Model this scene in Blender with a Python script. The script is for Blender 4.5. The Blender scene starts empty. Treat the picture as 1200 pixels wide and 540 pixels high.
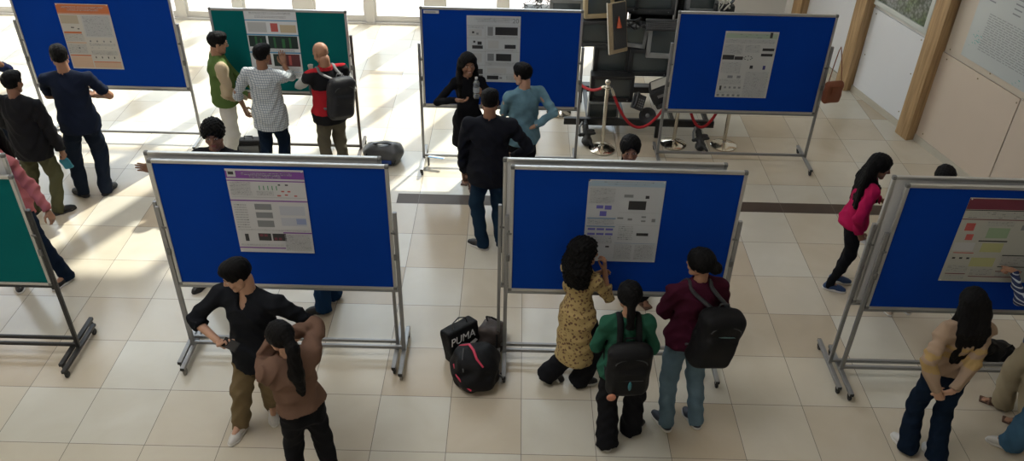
import bpy, bmesh, math, random
import numpy as np
from mathutils import Vector, Matrix, Euler

SC = bpy.context.scene
COL = SC.collection
RND = random.Random(7)
PI = math.pi

# ------------------------------------------------------------------ materials
MATS = {}
def mat(name, col, rough=.6, metal=0., bump=0., bscale=60., var=0., vscale=8., spec=.5, emit=None, coat=0.):
    if name in MATS: return MATS[name]
    m = bpy.data.materials.new(name); m.use_nodes = True
    nt = m.node_tree; N = nt.nodes; L = nt.links
    b = N['Principled BSDF']
    c = (*col, 1)
    b.inputs['Base Color'].default_value = c
    b.inputs['Roughness'].default_value = rough
    b.inputs['Metallic'].default_value = metal
    b.inputs['Specular IOR Level'].default_value = spec
    if coat: b.inputs['Coat Weight'].default_value = coat
    tc = N.new('ShaderNodeTexCoord')
    if var > 0:
        n = N.new('ShaderNodeTexNoise'); n.inputs['Scale'].default_value = vscale; n.inputs['Detail'].default_value = 4
        L.new(tc.outputs['Object'], n.inputs['Vector'])
        mx = N.new('ShaderNodeMix'); mx.data_type = 'RGBA'
        mx.inputs[6].default_value = tuple(max(0, v*(1-var)) for v in col)+(1,)
        mx.inputs[7].default_value = tuple(min(1, v*(1+var)) for v in col)+(1,)
        L.new(n.outputs['Fac'], mx.inputs[0]); L.new(mx.outputs[2], b.inputs['Base Color'])
    if bump > 0:
        n2 = N.new('ShaderNodeTexNoise'); n2.inputs['Scale'].default_value = bscale; n2.inputs['Detail'].default_value = 3
        L.new(tc.outputs['Object'], n2.inputs['Vector'])
        bp = N.new('ShaderNodeBump'); bp.inputs['Strength'].default_value = bump; bp.inputs['Distance'].default_value = .01
        L.new(n2.outputs['Fac'], bp.inputs['Height']); L.new(bp.outputs['Normal'], b.inputs['Normal'])
    MATS[name] = m
    return m

def node_mat(name):
    m = bpy.data.materials.new(name); m.use_nodes = True; MATS[name] = m
    return m, m.node_tree.nodes, m.node_tree.links, m.node_tree.nodes['Principled BSDF']

# ------------------------------------------------------------------ object helpers
def link(o, parent=None):
    COL.objects.link(o)
    if parent is not None: o.parent = parent
    return o
def empty(name, loc=(0,0,0), rz=0, label=None, cat=None, group=None, rot=None):
    o = bpy.data.objects.new(name, None); o.empty_display_size = .1
    o.location = loc; o.rotation_euler = rot if rot else (0,0,rz)
    link(o); tag(o, label, cat, group); return o
def tag(o, label=None, cat=None, group=None, kind=None):
    if label: o['label'] = label
    if cat: o['category'] = cat
    if group: o['group'] = group
    if kind: o['kind'] = kind
    return o
def copy_tree(o, parent=None):
    c = o.copy(); link(c)
    if parent is not None: c.parent = parent
    for ch in list(o.children): copy_tree(ch, c)
    return c

class MB:
    """collects boxes, tubes, lathes into one mesh object"""
    def __init__(s): s.v=[]; s.f=[]; s.mi=[]; s.sm=[]
    def add(s, vs, fs, mi=0, smooth=False, M=None):
        o=len(s.v)
        for v in vs:
            v=Vector(v)
            if M is not None: v=M@v
            s.v.append(tuple(v))
        for f in fs: s.f.append([i+o for i in f]); s.mi.append(mi); s.sm.append(smooth)
        return s
    def box(s, c, d, mi=0, M=None, bev=0.):
        x,y,z=d[0]/2,d[1]/2,d[2]/2
        if bev<=0:
            vs=[(c[0]+i*x,c[1]+j*y,c[2]+k*z) for i in (-1,1) for j in (-1,1) for k in (-1,1)]
            fs=[(0,1,3,2),(4,6,7,5),(0,4,5,1),(2,3,7,6),(0,2,6,4),(1,5,7,3)]
            return s.add(vs,fs,mi,False,M)
        bm=bmesh.new(); bmesh.ops.create_cube(bm,size=1)
        for v in bm.verts: v.co=Vector((v.co.x*d[0]+c[0],v.co.y*d[1]+c[1],v.co.z*d[2]+c[2]))
        bmesh.ops.bevel(bm,geom=bm.edges[:],offset=min(bev,min(d)*.45),segments=2,affect='EDGES',profile=.6)
        bm.verts.index_update()
        s.add([v.co[:] for v in bm.verts],[[v.index for v in f.verts] for f in bm.faces],mi,True,M); bm.free(); return s
    def bar(s, a, b, w, h=None, mi=0, up=(0,0,1)):
        a=Vector(a); b=Vector(b); d=(b-a); L=d.length; d.normalize(); up=Vector(up)
        if abs(d.dot(up))>.98: up=Vector((0,1,0))
        x=d.cross(up).normalized(); y=x.cross(d).normalized(); h=h or w
        vs=[]
        for p in (a,b):
            for (i,j) in ((-1,-1),(1,-1),(1,1),(-1,1)): vs.append(p+x*i*w/2+y*j*h/2)
        return s.add(vs,[(0,1,2,3),(7,6,5,4),(0,4,5,1),(1,5,6,2),(2,6,7,3),(3,7,4,0)],mi)
    def tube(s, pts, r, n=10, mi=0, cap=True, flat=None):
        pts=[Vector(p) for p in pts]; rs=r if isinstance(r,(list,tuple)) else [r]*len(pts)
        vs=[];fs=[]; prev=None
        for i,p in enumerate(pts):
            t=(pts[min(i+1,len(pts)-1)]-pts[max(i-1,0)]).normalized()
            if prev is None:
                ref=Vector((0,0,1)) if abs(t.z)<.9 else Vector((1,0,0))
                x=t.cross(ref).normalized()
            else:
                x=(prev-t*prev.dot(t)).normalized()
            prev=x; y=t.cross(x)
            for k in range(n):
                a=2*PI*k/n; fx,fy=(flat if flat else (1,1))
                vs.append(p+x*math.cos(a)*rs[i]*fx+y*math.sin(a)*rs[i]*fy)
        for i in range(len(pts)-1):
            for k in range(n): fs.append((i*n+k,i*n+(k+1)%n,(i+1)*n+(k+1)%n,(i+1)*n+k))
        if cap: fs.append(tuple(range(n))[::-1]); fs.append(tuple((len(pts)-1)*n+k for k in range(n)))
        return s.add(vs,fs,mi,True)
    def lathe(s, prof, n=24, mi=0, M=None, c=(0,0,0)):
        vs=[];fs=[]
        for (r,z) in prof:
            for k in range(n):
                a=2*PI*k/n; vs.append((c[0]+r*math.cos(a),c[1]+r*math.sin(a),c[2]+z))
        for i in range(len(prof)-1):
            for k in range(n): fs.append((i*n+k,i*n+(k+1)%n,(i+1)*n+(k+1)%n,(i+1)*n+k))
        fs.append(tuple(range(n))[::-1]); fs.append(tuple((len(prof)-1)*n+k for k in range(n)))
        return s.add(vs,fs,mi,True,M)
    def quad(s, p, mi=0): return s.add(p,[(0,1,2,3)],mi)
    def build(s, name, mats, parent=None, loc=None, rot=None):
        me=bpy.data.meshes.new(name); me.from_pydata(s.v,[],s.f)
        if not isinstance(mats,(list,tuple)): mats=[mats]
        for m in mats: me.materials.append(m)
        me.polygons.foreach_set('material_index',s.mi); me.polygons.foreach_set('use_smooth',s.sm)
        me.update()
        bm=bmesh.new(); bm.from_mesh(me); bmesh.ops.recalc_face_normals(bm,faces=bm.faces[:]); bm.to_mesh(me); bm.free()
        try: me.set_sharp_from_angle(angle=math.radians(42))
        except Exception: pass
        o=bpy.data.objects.new(name,me); link(o,parent)
        if loc: o.location=loc
        if rot: o.rotation_euler=rot
        return o

def struct(o): o['kind']='structure'; return o

# ------------------------------------------------------------------ volume modelling (smooth-blended solids -> mesh)
def V(*a): return np.array(a if len(a)>1 else a[0], dtype=np.float32)
def nrm(v):
    v=np.asarray(v,dtype=np.float32); return v/(np.linalg.norm(v)+1e-9)
class Field:
    def __init__(s, lo, hi, h):
        s.h=h; s.lo=V(lo); n=[max(4,int(math.ceil((hi[i]-lo[i])/h))+1) for i in range(3)]
        s.n=n; s.ax=[(s.lo[i]+h*np.arange(n[i])).astype(np.float32) for i in range(3)]
        s.F=np.full(n,.2,np.float32)
    def sub(s, lo, hi):
        r=[]
        for i in range(3):
            a=int(max(0,math.floor((lo[i]-s.lo[i])/s.h))); b=int(min(s.n[i],math.ceil((hi[i]-s.lo[i])/s.h)+1))
            if b<=a: return None
            r.append(slice(a,b))
        return tuple(r)
    def grid(s, sl):
        return (s.ax[0][sl[0]][:,None,None], s.ax[1][sl[1]][None,:,None], s.ax[2][sl[2]][None,None,:])
    @staticmethod
    def smin(a,b,k):
        if k<=0: return np.minimum(a,b)
        h=np.maximum(k-np.abs(a-b),0)/k
        return np.minimum(a,b)-h*h*k*.25
    def _dcone(s, sl, a, b, ra, rb, f=None, q=1., flat=False):
        X,Y,Z=s.grid(sl); dx,dy,dz=X-a[0],Y-a[1],Z-a[2]; ab=b-a
        if f is not None:
            g=(1/q-1); fd=dx*f[0]+dy*f[1]+dz*f[2]
            dx,dy,dz=dx+fd*g*f[0],dy+fd*g*f[1],dz+fd*g*f[2]
            ab=ab+f*float(ab@f)*g
        L2=float(ab@ab)+1e-12
        tr=(dx*ab[0]+dy*ab[1]+dz*ab[2])/L2
        t=np.clip(tr,0,1)
        d=np.sqrt((dx-t*ab[0])**2+(dy-t*ab[1])**2+(dz-t*ab[2])**2)-(ra+t*(rb-ra))
        if flat: d=np.maximum(d,(tr-1)*math.sqrt(L2))
        return d
    def cone(s,a,b,ra,rb=None,k=.02,f=None,q=1.,flat=False):
        a=V(a);b=V(b); rb=ra if rb is None else rb; m=max(ra,rb)*max(1,q)+k+2*s.h
        sl=s.sub(np.minimum(a,b)-m,np.maximum(a,b)+m)
        if sl is None: return s
        s.F[sl]=s.smin(s.F[sl],s._dcone(sl,a,b,ra,rb,f,q,flat),k); return s
    def chain(s,pts,rs,k=.02,**kw):
        for i in range(len(pts)-1): s.cone(pts[i],pts[i+1],rs[i],rs[i+1],k,**kw)
        return s
    def _dell(s, sl, c, R, rad):
        X,Y,Z=s.grid(sl); dx,dy,dz=X-c[0],Y-c[1],Z-c[2]
        l=[(dx*R[i][0]+dy*R[i][1]+dz*R[i][2])/rad[i] for i in range(3)]
        k0=np.sqrt(l[0]**2+l[1]**2+l[2]**2)
        return (k0-1)*min(rad)*.5+(k0-1)*.5*(sum(rad)/3)
    def ell(s,c,R,rad,k=.02):
        c=V(c); m=max(rad)+k+2*s.h; sl=s.sub(c-m,c+m)
        if sl is None: return s
        s.F[sl]=s.smin(s.F[sl],s._dell(sl,c,R,rad),k); return s
    def carve_ell(s,c,R,rad,k=.01):
        c=V(c); m=max(rad)+k+2*s.h; sl=s.sub(c-m,c+m)
        if sl is None: return s
        s.F[sl]=-s.smin(-s.F[sl],s._dell(sl,c,R,rad),k); return s
    def carve_cone(s,a,b,ra,rb=None,k=.01,**kw):
        a=V(a);b=V(b); rb=ra if rb is None else rb; m=max(ra,rb)+k+2*s.h
        sl=s.sub(np.minimum(a,b)-m,np.maximum(a,b)+m)
        if sl is None: return s
        s.F[sl]=-s.smin(-s.F[sl],s._dcone(sl,a,b,ra,rb,**kw),k); return s
    def box(s,c,R,half,r=.01,k=.01):
        c=V(c); m=float(np.linalg.norm(half))+k+2*s.h; sl=s.sub(c-m,c+m)
        if sl is None: return s
        X,Y,Z=s.grid(sl); dx,dy,dz=X-c[0],Y-c[1],Z-c[2]
        l=[np.abs(dx*R[i][0]+dy*R[i][1]+dz*R[i][2])-(half[i]-r) for i in range(3)]
        d=np.sqrt(np.maximum(l[0],0)**2+np.maximum(l[1],0)**2+np.maximum(l[2],0)**2)+np.minimum(np.maximum(l[0],np.maximum(l[1],l[2])),0)-r
        s.F[sl]=s.smin(s.F[sl],d,k); return s
    def plane(s,p,n):                      # keep the side where (x-p).n < 0
        X,Y,Z=s.grid((slice(None),)*3)
        s.F=np.maximum(s.F,((X-p[0])*n[0]+(Y-p[1])*n[1]+(Z-p[2])*n[2]).astype(np.float32)); return s
    def disp(s,fn):
        X,Y,Z=s.grid((slice(None),)*3); s.F=s.F+fn(X,Y,Z).astype(np.float32); return s
    def mesh(s):
        F=s.F.copy(); F[0]=F[-1]=.05; F[:,0]=F[:,-1]=.05; F[:,:,0]=F[:,:,-1]=.05
        n=s.n; I=F<0; c=[m-1 for m in n]
        pos=np.zeros(c+[3],np.float32); cnt=np.zeros(c,np.float32)
        for ax in range(3):
            for o1 in (0,1):
                for o2 in (0,1):
                    st=[0,0,0]; oth=[i for i in range(3) if i!=ax]; st[oth[0]]=o1; st[oth[1]]=o2
                    sa=tuple(slice(st[i],st[i]+c[i]) for i in range(3))
                    st2=list(st); st2[ax]+=1
                    sb=tuple(slice(st2[i],st2[i]+c[i]) for i in range(3))
                    m=I[sa]!=I[sb]; ii=np.nonzero(m)
                    if len(ii[0])==0: continue
                    a=F[sa][ii]; b=F[sb][ii]; t=a/(a-b)
                    for i in range(3): pos[ii+(np.full(len(t),i),)]+=(t if i==ax else float(st[i]))
                    cnt[ii]+=1
        act=np.nonzero(cnt>0); idx=np.full(c,-1,np.int64); idx[act]=np.arange(len(act[0]))
        vs=(pos[act]/cnt[act][:,None]+np.stack(act,1))*s.h+s.lo
        quads=[]
        for ax in range(3):
            oth=[i for i in range(3) if i!=ax]
            sa=[slice(0,n[i]) for i in range(3)]; sa[ax]=slice(0,n[ax]-1)
            for o in oth: sa[o]=slice(1,n[o]-1)
            sb=list(sa); sb[ax]=slice(1,n[ax])
            A=I[tuple(sa)];B=I[tuple(sb)]; m=np.nonzero(A!=B)
            if len(m[0])==0: continue
            base=[m[0].copy(),m[1].copy(),m[2].copy()]
            def cell(d1,d2):
                q=[b.copy() for b in base]; q[oth[0]]=q[oth[0]]+d1; q[oth[1]]=q[oth[1]]+d2
                return idx[tuple(q)]
            q=np.stack([cell(0,0),cell(1,0),cell(1,1),cell(0,1)],1)
            fl=A[m]
            if ax==1: fl=~fl
            q[~fl]=q[~fl][:,::-1]
            quads.append(q)
        if not quads: return np.zeros((0,3),np.float32),np.zeros((0,4),np.int64)
        return vs.astype(np.float32),np.concatenate(quads)

def npmesh(name, parts, mats, parent=None, paint=None):
    """parts: list of (verts, quads, material index)"""
    off=0; vs=[];qs=[];mi=[]
    for v,q,m in parts:
        if len(q)==0: continue
        vs.append(v); qs.append(q+off); off+=len(v)
        if callable(m):
            c=v[q].mean(1); mi.append(m(c).astype(np.int32))
        else: mi.append(np.full(len(q),m,np.int32))
    vs=np.concatenate(vs); qs=np.concatenate(qs); mi=np.concatenate(mi)
    me=bpy.data.meshes.new(name)
    me.vertices.add(len(vs)); me.vertices.foreach_set('co',vs.astype(np.float32).ravel())
    me.loops.add(len(qs)*4); me.loops.foreach_set('vertex_index',qs.astype(np.int32).ravel())
    me.polygons.add(len(qs)); me.polygons.foreach_set('loop_start',(np.arange(len(qs))*4).astype(np.int32))
    me.polygons.foreach_set('loop_total',np.full(len(qs),4,np.int32))
    if not isinstance(mats,(list,tuple)): mats=[mats]
    for m in mats: me.materials.append(m)
    me.polygons.foreach_set('material_index',mi)
    me.polygons.foreach_set('use_smooth',np.ones(len(qs),bool))
    me.update(calc_edges=True); me.validate()
    o=bpy.data.objects.new(name,me); link(o,parent); return o
def fobj(name, F, mats, parent=None, paint=0):
    v,q=F.mesh()
    return npmesh(name,[(v,q,paint)],mats,parent)
EYE3=(V(1,0,0),V(0,1,0),V(0,0,1))

# ------------------------------------------------------------------ people
SKIN=[mat('skin_tan',(.36,.19,.115),.5,spec=.35,var=.08,vscale=20), mat('skin_brown',(.25,.125,.075),.5,spec=.35,var=.08,vscale=20), mat('skin_light',(.47,.27,.18),.5,spec=.35,var=.08,vscale=20)]
EYEW=mat('eye_white',(.50,.47,.44),.3); IRIS=mat('iris_dark',(.02,.012,.01),.2); LIP=mat('lip',(.33,.10,.085),.45); TOOTH=mat('teeth',(.8,.78,.72),.3)
HAIR=mat('hair_black',(.0045,.004,.004),.6,bump=.5,bscale=140,spec=.10)
HAIRB=mat('hair_dark_brown',(.011,.007,.006),.6,bump=.5,bscale=140,spec=.10)
BROW=HAIR
def cloth(name,col,rough=.85,**k):
    k.setdefault('bump',.25); k.setdefault('bscale',220); k.setdefault('var',.12); k.setdefault('vscale',5)
    return mat(name,col,rough,spec=.07,**k)
SOLE_W=mat('sole_white',(.62,.60,.56),.6); SOLE_K=mat('sole_black',(.02,.02,.02),.7)

def hdg(h): h=math.radians(h); return V(math.sin(h),math.cos(h),0.)
def ik(a,t,l1,l2,hint):
    a=V(a);t=V(t); d=t-a; L=float(np.linalg.norm(d)); d=d/(L+1e-9)
    if L>(l1+l2)*.995: L=(l1+l2)*.995; t=a+d*L
    if L<abs(l1-l2)+.02: L=abs(l1-l2)+.02; t=a+d*L
    c=(l1*l1+L*L-l2*l2)/(2*l1*L); c=max(-1,min(1,c)); s=math.sqrt(1-c*c)
    h=V(hint); h=h-d*float(h@d); h=nrm(h) if np.linalg.norm(h)>1e-4 else nrm(np.cross(d,V(0,0,1)))
    return a+d*l1*c+h*l1*s, t

def make_hand(W,d,n,side,s=1.,pose='relax',h=.0042):
    """W wrist, d finger direction, n palm normal, side=+1 right, -1 left"""
    d=nrm(d); n=V(n); n=nrm(n-d*float(n@d)); t=np.cross(d,n)*side
    curls={'relax':(.35,.42,.5,.55),'grip':(1.0,1.05,1.1,1.15),'point':(.02,1.2,1.25,1.3),'flat':(.12,.12,.15,.2),'pinch':(.75,.7,.6,.55)}[pose]
    lo=W-.09*s-.05; F=Field(W-.2*s,W+.2*s,h)
    F.cone(W-d*.035*s,W+d*.015*s,.024*s,.024*s,.01,f=n,q=.75)
    tips=[]
    for i,(o,L,c) in enumerate(zip((.031,.0105,-.010,-.029),(.070,.079,.073,.058),curls)):
        K=W+d*(.090 if i in(1,2) else .083)*s+t*o*s
        F.cone(W+d*.012*s+t*o*.55*s,K,.0155*s,.0115*s,.014)
        p=K; ang=0; sp=o*.9
        for j,(fr,cc) in enumerate(((.46,60),(.30,62),(.24,45))):
            ang+=math.radians(cc)*c
            dr=nrm(d*math.cos(ang)+n*math.sin(ang)+t*sp*2.2*(1-min(1,c)))
            q=p+dr*L*fr*s; r0=(.0095,.0086,.0078)[j]*s; r1=(.0086,.0078,.0068)[j]*s
            F.cone(p,q,r0,r1,.0025); p=q
        tips.append(p)
    b=W+d*.02*s+t*.022*s; a1=b+(d*.6+t*.75+n*.35)*.042*s
    cl=.9 if pose in('grip','point','pinch') else .35
    a2=a1+nrm(d*.9+t*(.45-.5*cl)+n*(.25+.5*cl))*.034*s; a3=a2+nrm(d*.9+t*(.1-.6*cl)+n*(.2+.6*cl))*.027*s
    F.cone(b,a1,.0165*s,.0125*s,.012); F.cone(a1,a2,.0115*s,.0100*s,.004); F.cone(a2,a3,.0100*s,.0080*s,.003)
    return F.mesh()

def make_head(C,R,s,fem,hair_style,smile=False,pitchh=.0052):
    """R rows: right, fwd, up. returns verts,quads,fn"""
    r,f,u=R
    P=lambda x,y,z: V(C+(r*x+f*y+u*z)*s)
    F=Field(V(C-.17*s),V(C+.17*s),pitchh)
    F.ell(P(0,-.012,.030),R,(.073*s,.094*s,.082*s),.02)
    F.ell(P(0,.022,-.022),R,(.062*s,.066*s,.078*s),.03)
    jw=.040 if fem else .046
    F.cone(P(-jw,.012,-.060),P(-.012,.062,-.096),.026*s,.020*s,.02).cone(P(jw,.012,-.060),P(.012,.062,-.096),.026*s,.020*s,.02)
    F.cone(P(-.008,.070,-.098),P(.008,.070,-.098),.018*s,.018*s,.015)
    for sx in (-1,1):
        F.ell(P(sx*.040,.062,-.030),R,(.022*s,.020*s,.024*s),.015)
        F.carve_ell(P(sx*.031,.096,.004),R,(.019*s,.016*s,.013*s),.012)
        F.cone(P(sx*.012,.083,.022),P(sx*.046,.072,.022),.009*s,.008*s,.010)
        F.ell(P(sx*.031,.0755,.003),R,(.0135*s,.0125*s,.0115*s),.003)
        F.ell(P(sx*.076,-.006,-.006),R,(.007*s,.018*s,.031*s),.005)
        F.carve_ell(P(sx*.085,-.002,-.004),R,(.005*s,.010*s,.018*s),.004)
    F.cone(P(0,.084,.012),P(0,.106,-.028),.0085*s,.0125*s,.008)
    F.ell(P(.011,.094,-.033),R,(.0085*s,.010*s,.008*s),.004).ell(P(-.011,.094,-.033),R,(.0085*s,.010*s,.008*s),.004)
    F.cone(P(-.018,.080,-.0585),P(.018,.080,-.0585),.008*s,.008*s,.006).cone(P(-.014,.081,-.070),P(.014,.081,-.070),.0085*s,.0085*s,.006)
    F.carve_cone(P(-.021,.092,-.064),P(.021,.092,-.064),.003*s,k=.003)
    v,q=F.mesh()
    def paint(c):
        m=np.zeros(len(c),np.int32); l=(c-C)/s; x=l@r;y=l@f;z=l@u
        for sx in (-1,1):
            e=((x-sx*.031)/.0145)**2+((z-.003)/.0062)**2; m[(e<1)&(y>.073)]=1
            e=((x-sx*.031)/.0062)**2+((z-.003)/.0062)**2; m[(e<1)&(y>.078)]=2
            eb=((x-sx*.031)/.020)**2+((z-.024-.003*np.cos((x-sx*.031)*90))/.0038)**2; m[(eb<1)&(y>.06)]=2
        e=(x/.0235)**2+((z+.064)/.0125)**2; m[(e<1)&(y>.072)]=3
        if smile:
            e=(x/.017)**2+((z+.064)/.004)**2; m[(e<1)&(y>.072)]=4
        return m
    return v,q,paint,P

def hairsdf(style,C,R,s,N,Fb,Rb,sc,h=.0065,seed=0):
    r,f,u=R; P=lambda x,y,z: V(C+(r*x+f*y+u*z)*s)
    big={'long':.45,'curlylong':.40,'pony':.42,'bun':.2,'longloose':.55}.get(style,.19)
    F=Field(V(C-big*1.0),V(C+V(big*.6+.1,big*.6+.1,.2)),h)
    wom=style in('long','curlylong','pony','bun','longloose','plait')
    th=.016 if style in('short',) else .020
    if style=='curly': th=.024
    if style=='curlylong': th=.036
    if style=='buzz': th=.008
    if style in('short','quiff'): th=.007; F.ell(P(0,-.008,.052),R,(.078*s,.094*s,.074*s),.02)
    F.ell(P(0,-.012,.030),R,((.074+th)*s,(.094+th)*s,(.082+th)*s),.02)
    if style=='short': F.ell(P(.01,.035,.085),R,(.058*s,.055*s,.034*s),.03)
    if style=='quiff': F.ell(P(-.008,.038,.086),R,(.054*s,.048*s,.034*s),.03)
    # face opening
    F.carve_ell(P(0,.110,-.035 if not wom else -.03),R,((.066 if wom else .072)*s,.085*s,.088*s),.012)
    if not wom:
        nn=nrm(-u+.40*f); pp=P(0,-.09,-.068); F.plane(pp,nn)
    if style=='curlylong':
        for a in range(16):
            th_=a*PI*1.5/15-PI*.75; x=math.sin(th_)*.085; y=-math.cos(th_)*.075-.01
            if y>.012: continue
            p0=P(x,y,.02); p1=p0+V(0,0,-.13*s)+nrm(V(p0-C)*V(1,1,0))*.035; p2=p1+V(0,0,-.14*s)
            F.cone(p0,p1,.045*s,.052*s,.02).cone(p1,p2,.052*s,.038*s,.02)
        F.carve_ell(P(0,.115,-.03),R,(.078*s,.10*s,.11*s),.012)
    if style in('long','longloose'):
        back=-Fb; rr=Rb
        ln=.40 if style=='long' else .52
        for ox in (-.07,-.035,0,.035,.07):
            p0=P(ox*.9,-.065,.01); p1=V(N+back*(.085+.0*abs(ox))*sc+rr*ox*1.25*sc+V(0,0,-.01)); p2=V(p1+V(0,0,-(ln-.12)*sc)+back*.015)
            F.cone(p0,p1,.042*s,.042*s,.02).cone(p1,p2,.040*sc,.024*sc,.02)
        for sx in (-1,1):
            p0=P(sx*.080,-.012,.040); p1=P(sx*.088,-.030,-.07); p2=V(N+rr*sx*.095*sc+Fb*.045*sc+V(0,0,-.05*sc)); p3=V(p2+V(0,0,-.15*sc)+Fb*.03)
            F.chain([p0,p1,p2,p3],[.018*s,.026*s,.032*s,.018*s],.035)
    if style=='pony':
        p0=P(0,-.11,.01); p1=V(p0-Fb*.05+V(0,0,-.05)); p2=V(N-Fb*.13*sc+V(0,0,-.06)); p3=V(p2+V(0,0,-.24*sc)+Rb*.02)
        F.chain([p0,p1,p2,p3],[.035*s,.045*s,.055*s,.030*s],.02)
    if style=='plait':
        p0=P(0,-.10,-.02); p1=V(N-Fb*.10*sc+V(0,0,-.03)); p2=V(p1+V(0,0,-.20*sc))
        F.chain([p0,p1,p2],[.032*s,.030*s,.022*s],.02)
    if style=='bun':
        F.ell(P(.02,-.120,-.015),R,(.052*s,.048*s,.050*s),.008)
    rg=random.Random(seed); ph=[rg.uniform(0,6) for _ in range(6)]
    amp=.0028
    if style in('curly','curlylong'):
        F.disp(lambda X,Y,Z: .0065*np.sin(X*150+2*np.sin(Z*90+ph[0])+ph[1])*np.sin(Y*140+ph[2])*1.0+.005*np.sin(Z*160+X*60+ph[3])*np.sin((X+Y)*120))
    else:
        F.disp(lambda X,Y,Z: amp*np.sin(X*170+3*np.sin(Z*26+ph[0])+ph[1])*np.cos(Y*160+2*np.sin(Z*20)+ph[2])+.0015*np.sin(Z*60+X*90))
    return F.mesh()

def person(label,H,pos,face,feet,hands=(None,None),lean=(0,0),look=(0,0),hipz=.525,w=1.,fem=False,skin=0,
           hair='short',hairmat=None,top=None,bottom=None,shoe=None,smile=False,glasses=False,seed=0,shoulder_tw=0,knees=(None,None),group=None,heelup=None):
    rg=random.Random(seed+100); sc=H/1.75
    bx,by=pos; root=empty('person',(bx,by,0),0,label,'person',group)
    B=V(bx,by,0)
    F=hdg(face); Rr=V(F[1],-F[0],0); U=V(0,0,1)
    Fs=hdg(face+shoulder_tw); Rs=V(Fs[1],-Fs[0],0)
    Pv=V(0,0,hipz*H)
    ln=V(lean[0],lean[1],0)
    hgt=math.sqrt(max(.01,(.30*H)**2-float(ln@ln)))
    N=Pv+ln+V(0,0,hgt)
    up=nrm(N-Pv)
    W1=Pv+ln*.30+V(0,0,hgt*.34); CH=Pv+ln*.72+V(0,0,hgt*.70)
    shw=(.150 if fem else .178)*sc*w
    SH=[N-Rs*shw-up*.058*sc, N+Rs*shw-up*.058*sc]
    hw=(.082 if fem else .078)*sc
    HP=[Pv-Rr*hw-V(0,0,.01), Pv+Rr*hw-V(0,0,.01)]
    l1,l2=.168*H,.150*H; g1,g2=.240*H,.245*H
    # legs
    AN=[];KN=[];FD=[]
    for i in (0,1):
        fx,fy,fa=feet[i][:3]; fz=feet[i][3] if len(feet[i])>3 else 0
        fd=hdg(fa); FD.append(fd)
        an=V(fx-bx,fy-by,.075*sc+fz)-fd*.065*sc
        hint=knees[i] if knees[i] is not None else tuple(fd+V(0,0,.1))
        k,an=ik(HP[i],an,g1,g2,hint); KN.append(k); AN.append(an)
    # arms
    EL=[];WR=[];HD=[]
    for i in (0,1):
        sd=-1 if i==0 else 1; hnd=hands[i] or {}
        t=hnd.get('t'); 
        if t is None: t=SH[i]+Rs*sd*.060*sc+F*.045*sc-V(0,0,.309*H)
        else: t=V(t)-B
        e=hnd.get('e'); e=V(e) if e is not None else (Rs*sd*.5-F*.6-V(0,0,.3))
        el,wr=ik(SH[i],t,l1,l2,e); EL.append(el);WR.append(wr)
        d=hnd.get('d'); d=nrm(V(d)) if d is not None else nrm(wr-el)
        n=hnd.get('n'); n=V(n) if n is not None else -Rs*sd
        HD.append((d,n,hnd.get('pose','relax')))
    # head
    yaw,pit=look; hf=hdg(face+yaw); hr=V(hf[1],-hf[0],0); cp,sp=math.cos(math.radians(pit)),math.sin(math.radians(pit))
    f2=hf*cp-U*sp; u2=U*cp+hf*sp; roll=0
    R3=(nrm(hr),nrm(f2),nrm(u2)); hs=1.03*sc**.4*(.96 if fem else 1.)
    HC=N+up*.055*H+R3[2]*.045*H+hf*.012
    # ---- body (one surface for trunk, limbs and neck; head and hands run on from it)
    pts=np.stack([Pv,N,HC]+EL+WR+KN+AN+SH+HP); lo=pts.min(0)-.17; hi=pts.max(0)+.17; lo[2]=-.02
    barefoot = shoe is None or shoe.get('style')=='sandal'
    BF=Field(lo,hi,.0125)
    ws=.86 if fem else 1.
    BF.cone(Pv,W1,.120*sc*w,.105*sc*w*ws,.05,f=F,q=.72).cone(W1,CH,.105*sc*w*ws,.130*sc*w*ws,.05,f=F,q=.68)
    BF.cone(SH[0]-up*.02,SH[1]-up*.02,.050*sc,.050*sc,.05)
    for i in (0,1): BF.cone(N-up*.005*sc,SH[i]+up*.006*sc,.036*sc,.034*sc,.04)
    BF.cone(CH,N-up*.06*sc,.12*sc*w*ws,.07*sc,.05,f=F,q=.66)
    nr=(.047 if fem else .056)*sc
    BF.cone(N-up*.05*sc,HC-R3[2]*.06*hs-hf*.022,nr*1.15,nr,.02)
    for i in (0,1):
        BF.chain([SH[i],EL[i],WR[i]],[.045*sc*w*ws,.036*sc*w**.5*(.9 if fem else 1),.0245*sc],.02)
        BF.chain([HP[i],KN[i],AN[i]],[.078*sc*w,.050*sc,.036*sc],.03)
        if barefoot:
            a=AN[i]; BF.cone(V(a[0],a[1],a[2]-.035*sc),V(a[0],a[1],0)+FD[i]*.13*sc+V(0,0,.022),.032*sc,.018*sc,.03)
            for j in range(5):
                sdv=V(FD[i][1],-FD[i][0],0)*(j-2)*.014*sc
                q0=V(a[0],a[1],0)+FD[i]*.13*sc+sdv+V(0,0,.016); BF.cone(q0,q0+FD[i]*(.035-.004*abs(j-1))*sc,.010*sc,.008*sc,.005)
        else: BF.cone(AN[i],AN[i]+FD[i]*.1*sc-V(0,0,.035*sc),.034*sc,.026*sc,.03)
    v,q=BF.mesh(); hv,hq,hp,HPf=make_head(HC,R3,hs,fem,hair,smile)
    parts=[(v,q,0),(hv,hq,hp)]
    for i in (0,1):
        if hands[i] is not None and hands[i].get('hide'): continue
        a,b_=make_hand(WR[i],HD[i][0],HD[i][1],-1 if i==0 else 1,sc*(.92 if fem else 1.0),HD[i][2]); parts.append((a,b_,0))
    npmesh('body',parts,[SKIN[skin],EYEW,IRIS,LIP,TOOTH],root)
    # ---- hair
    hm=hairmat or HAIR
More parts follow.
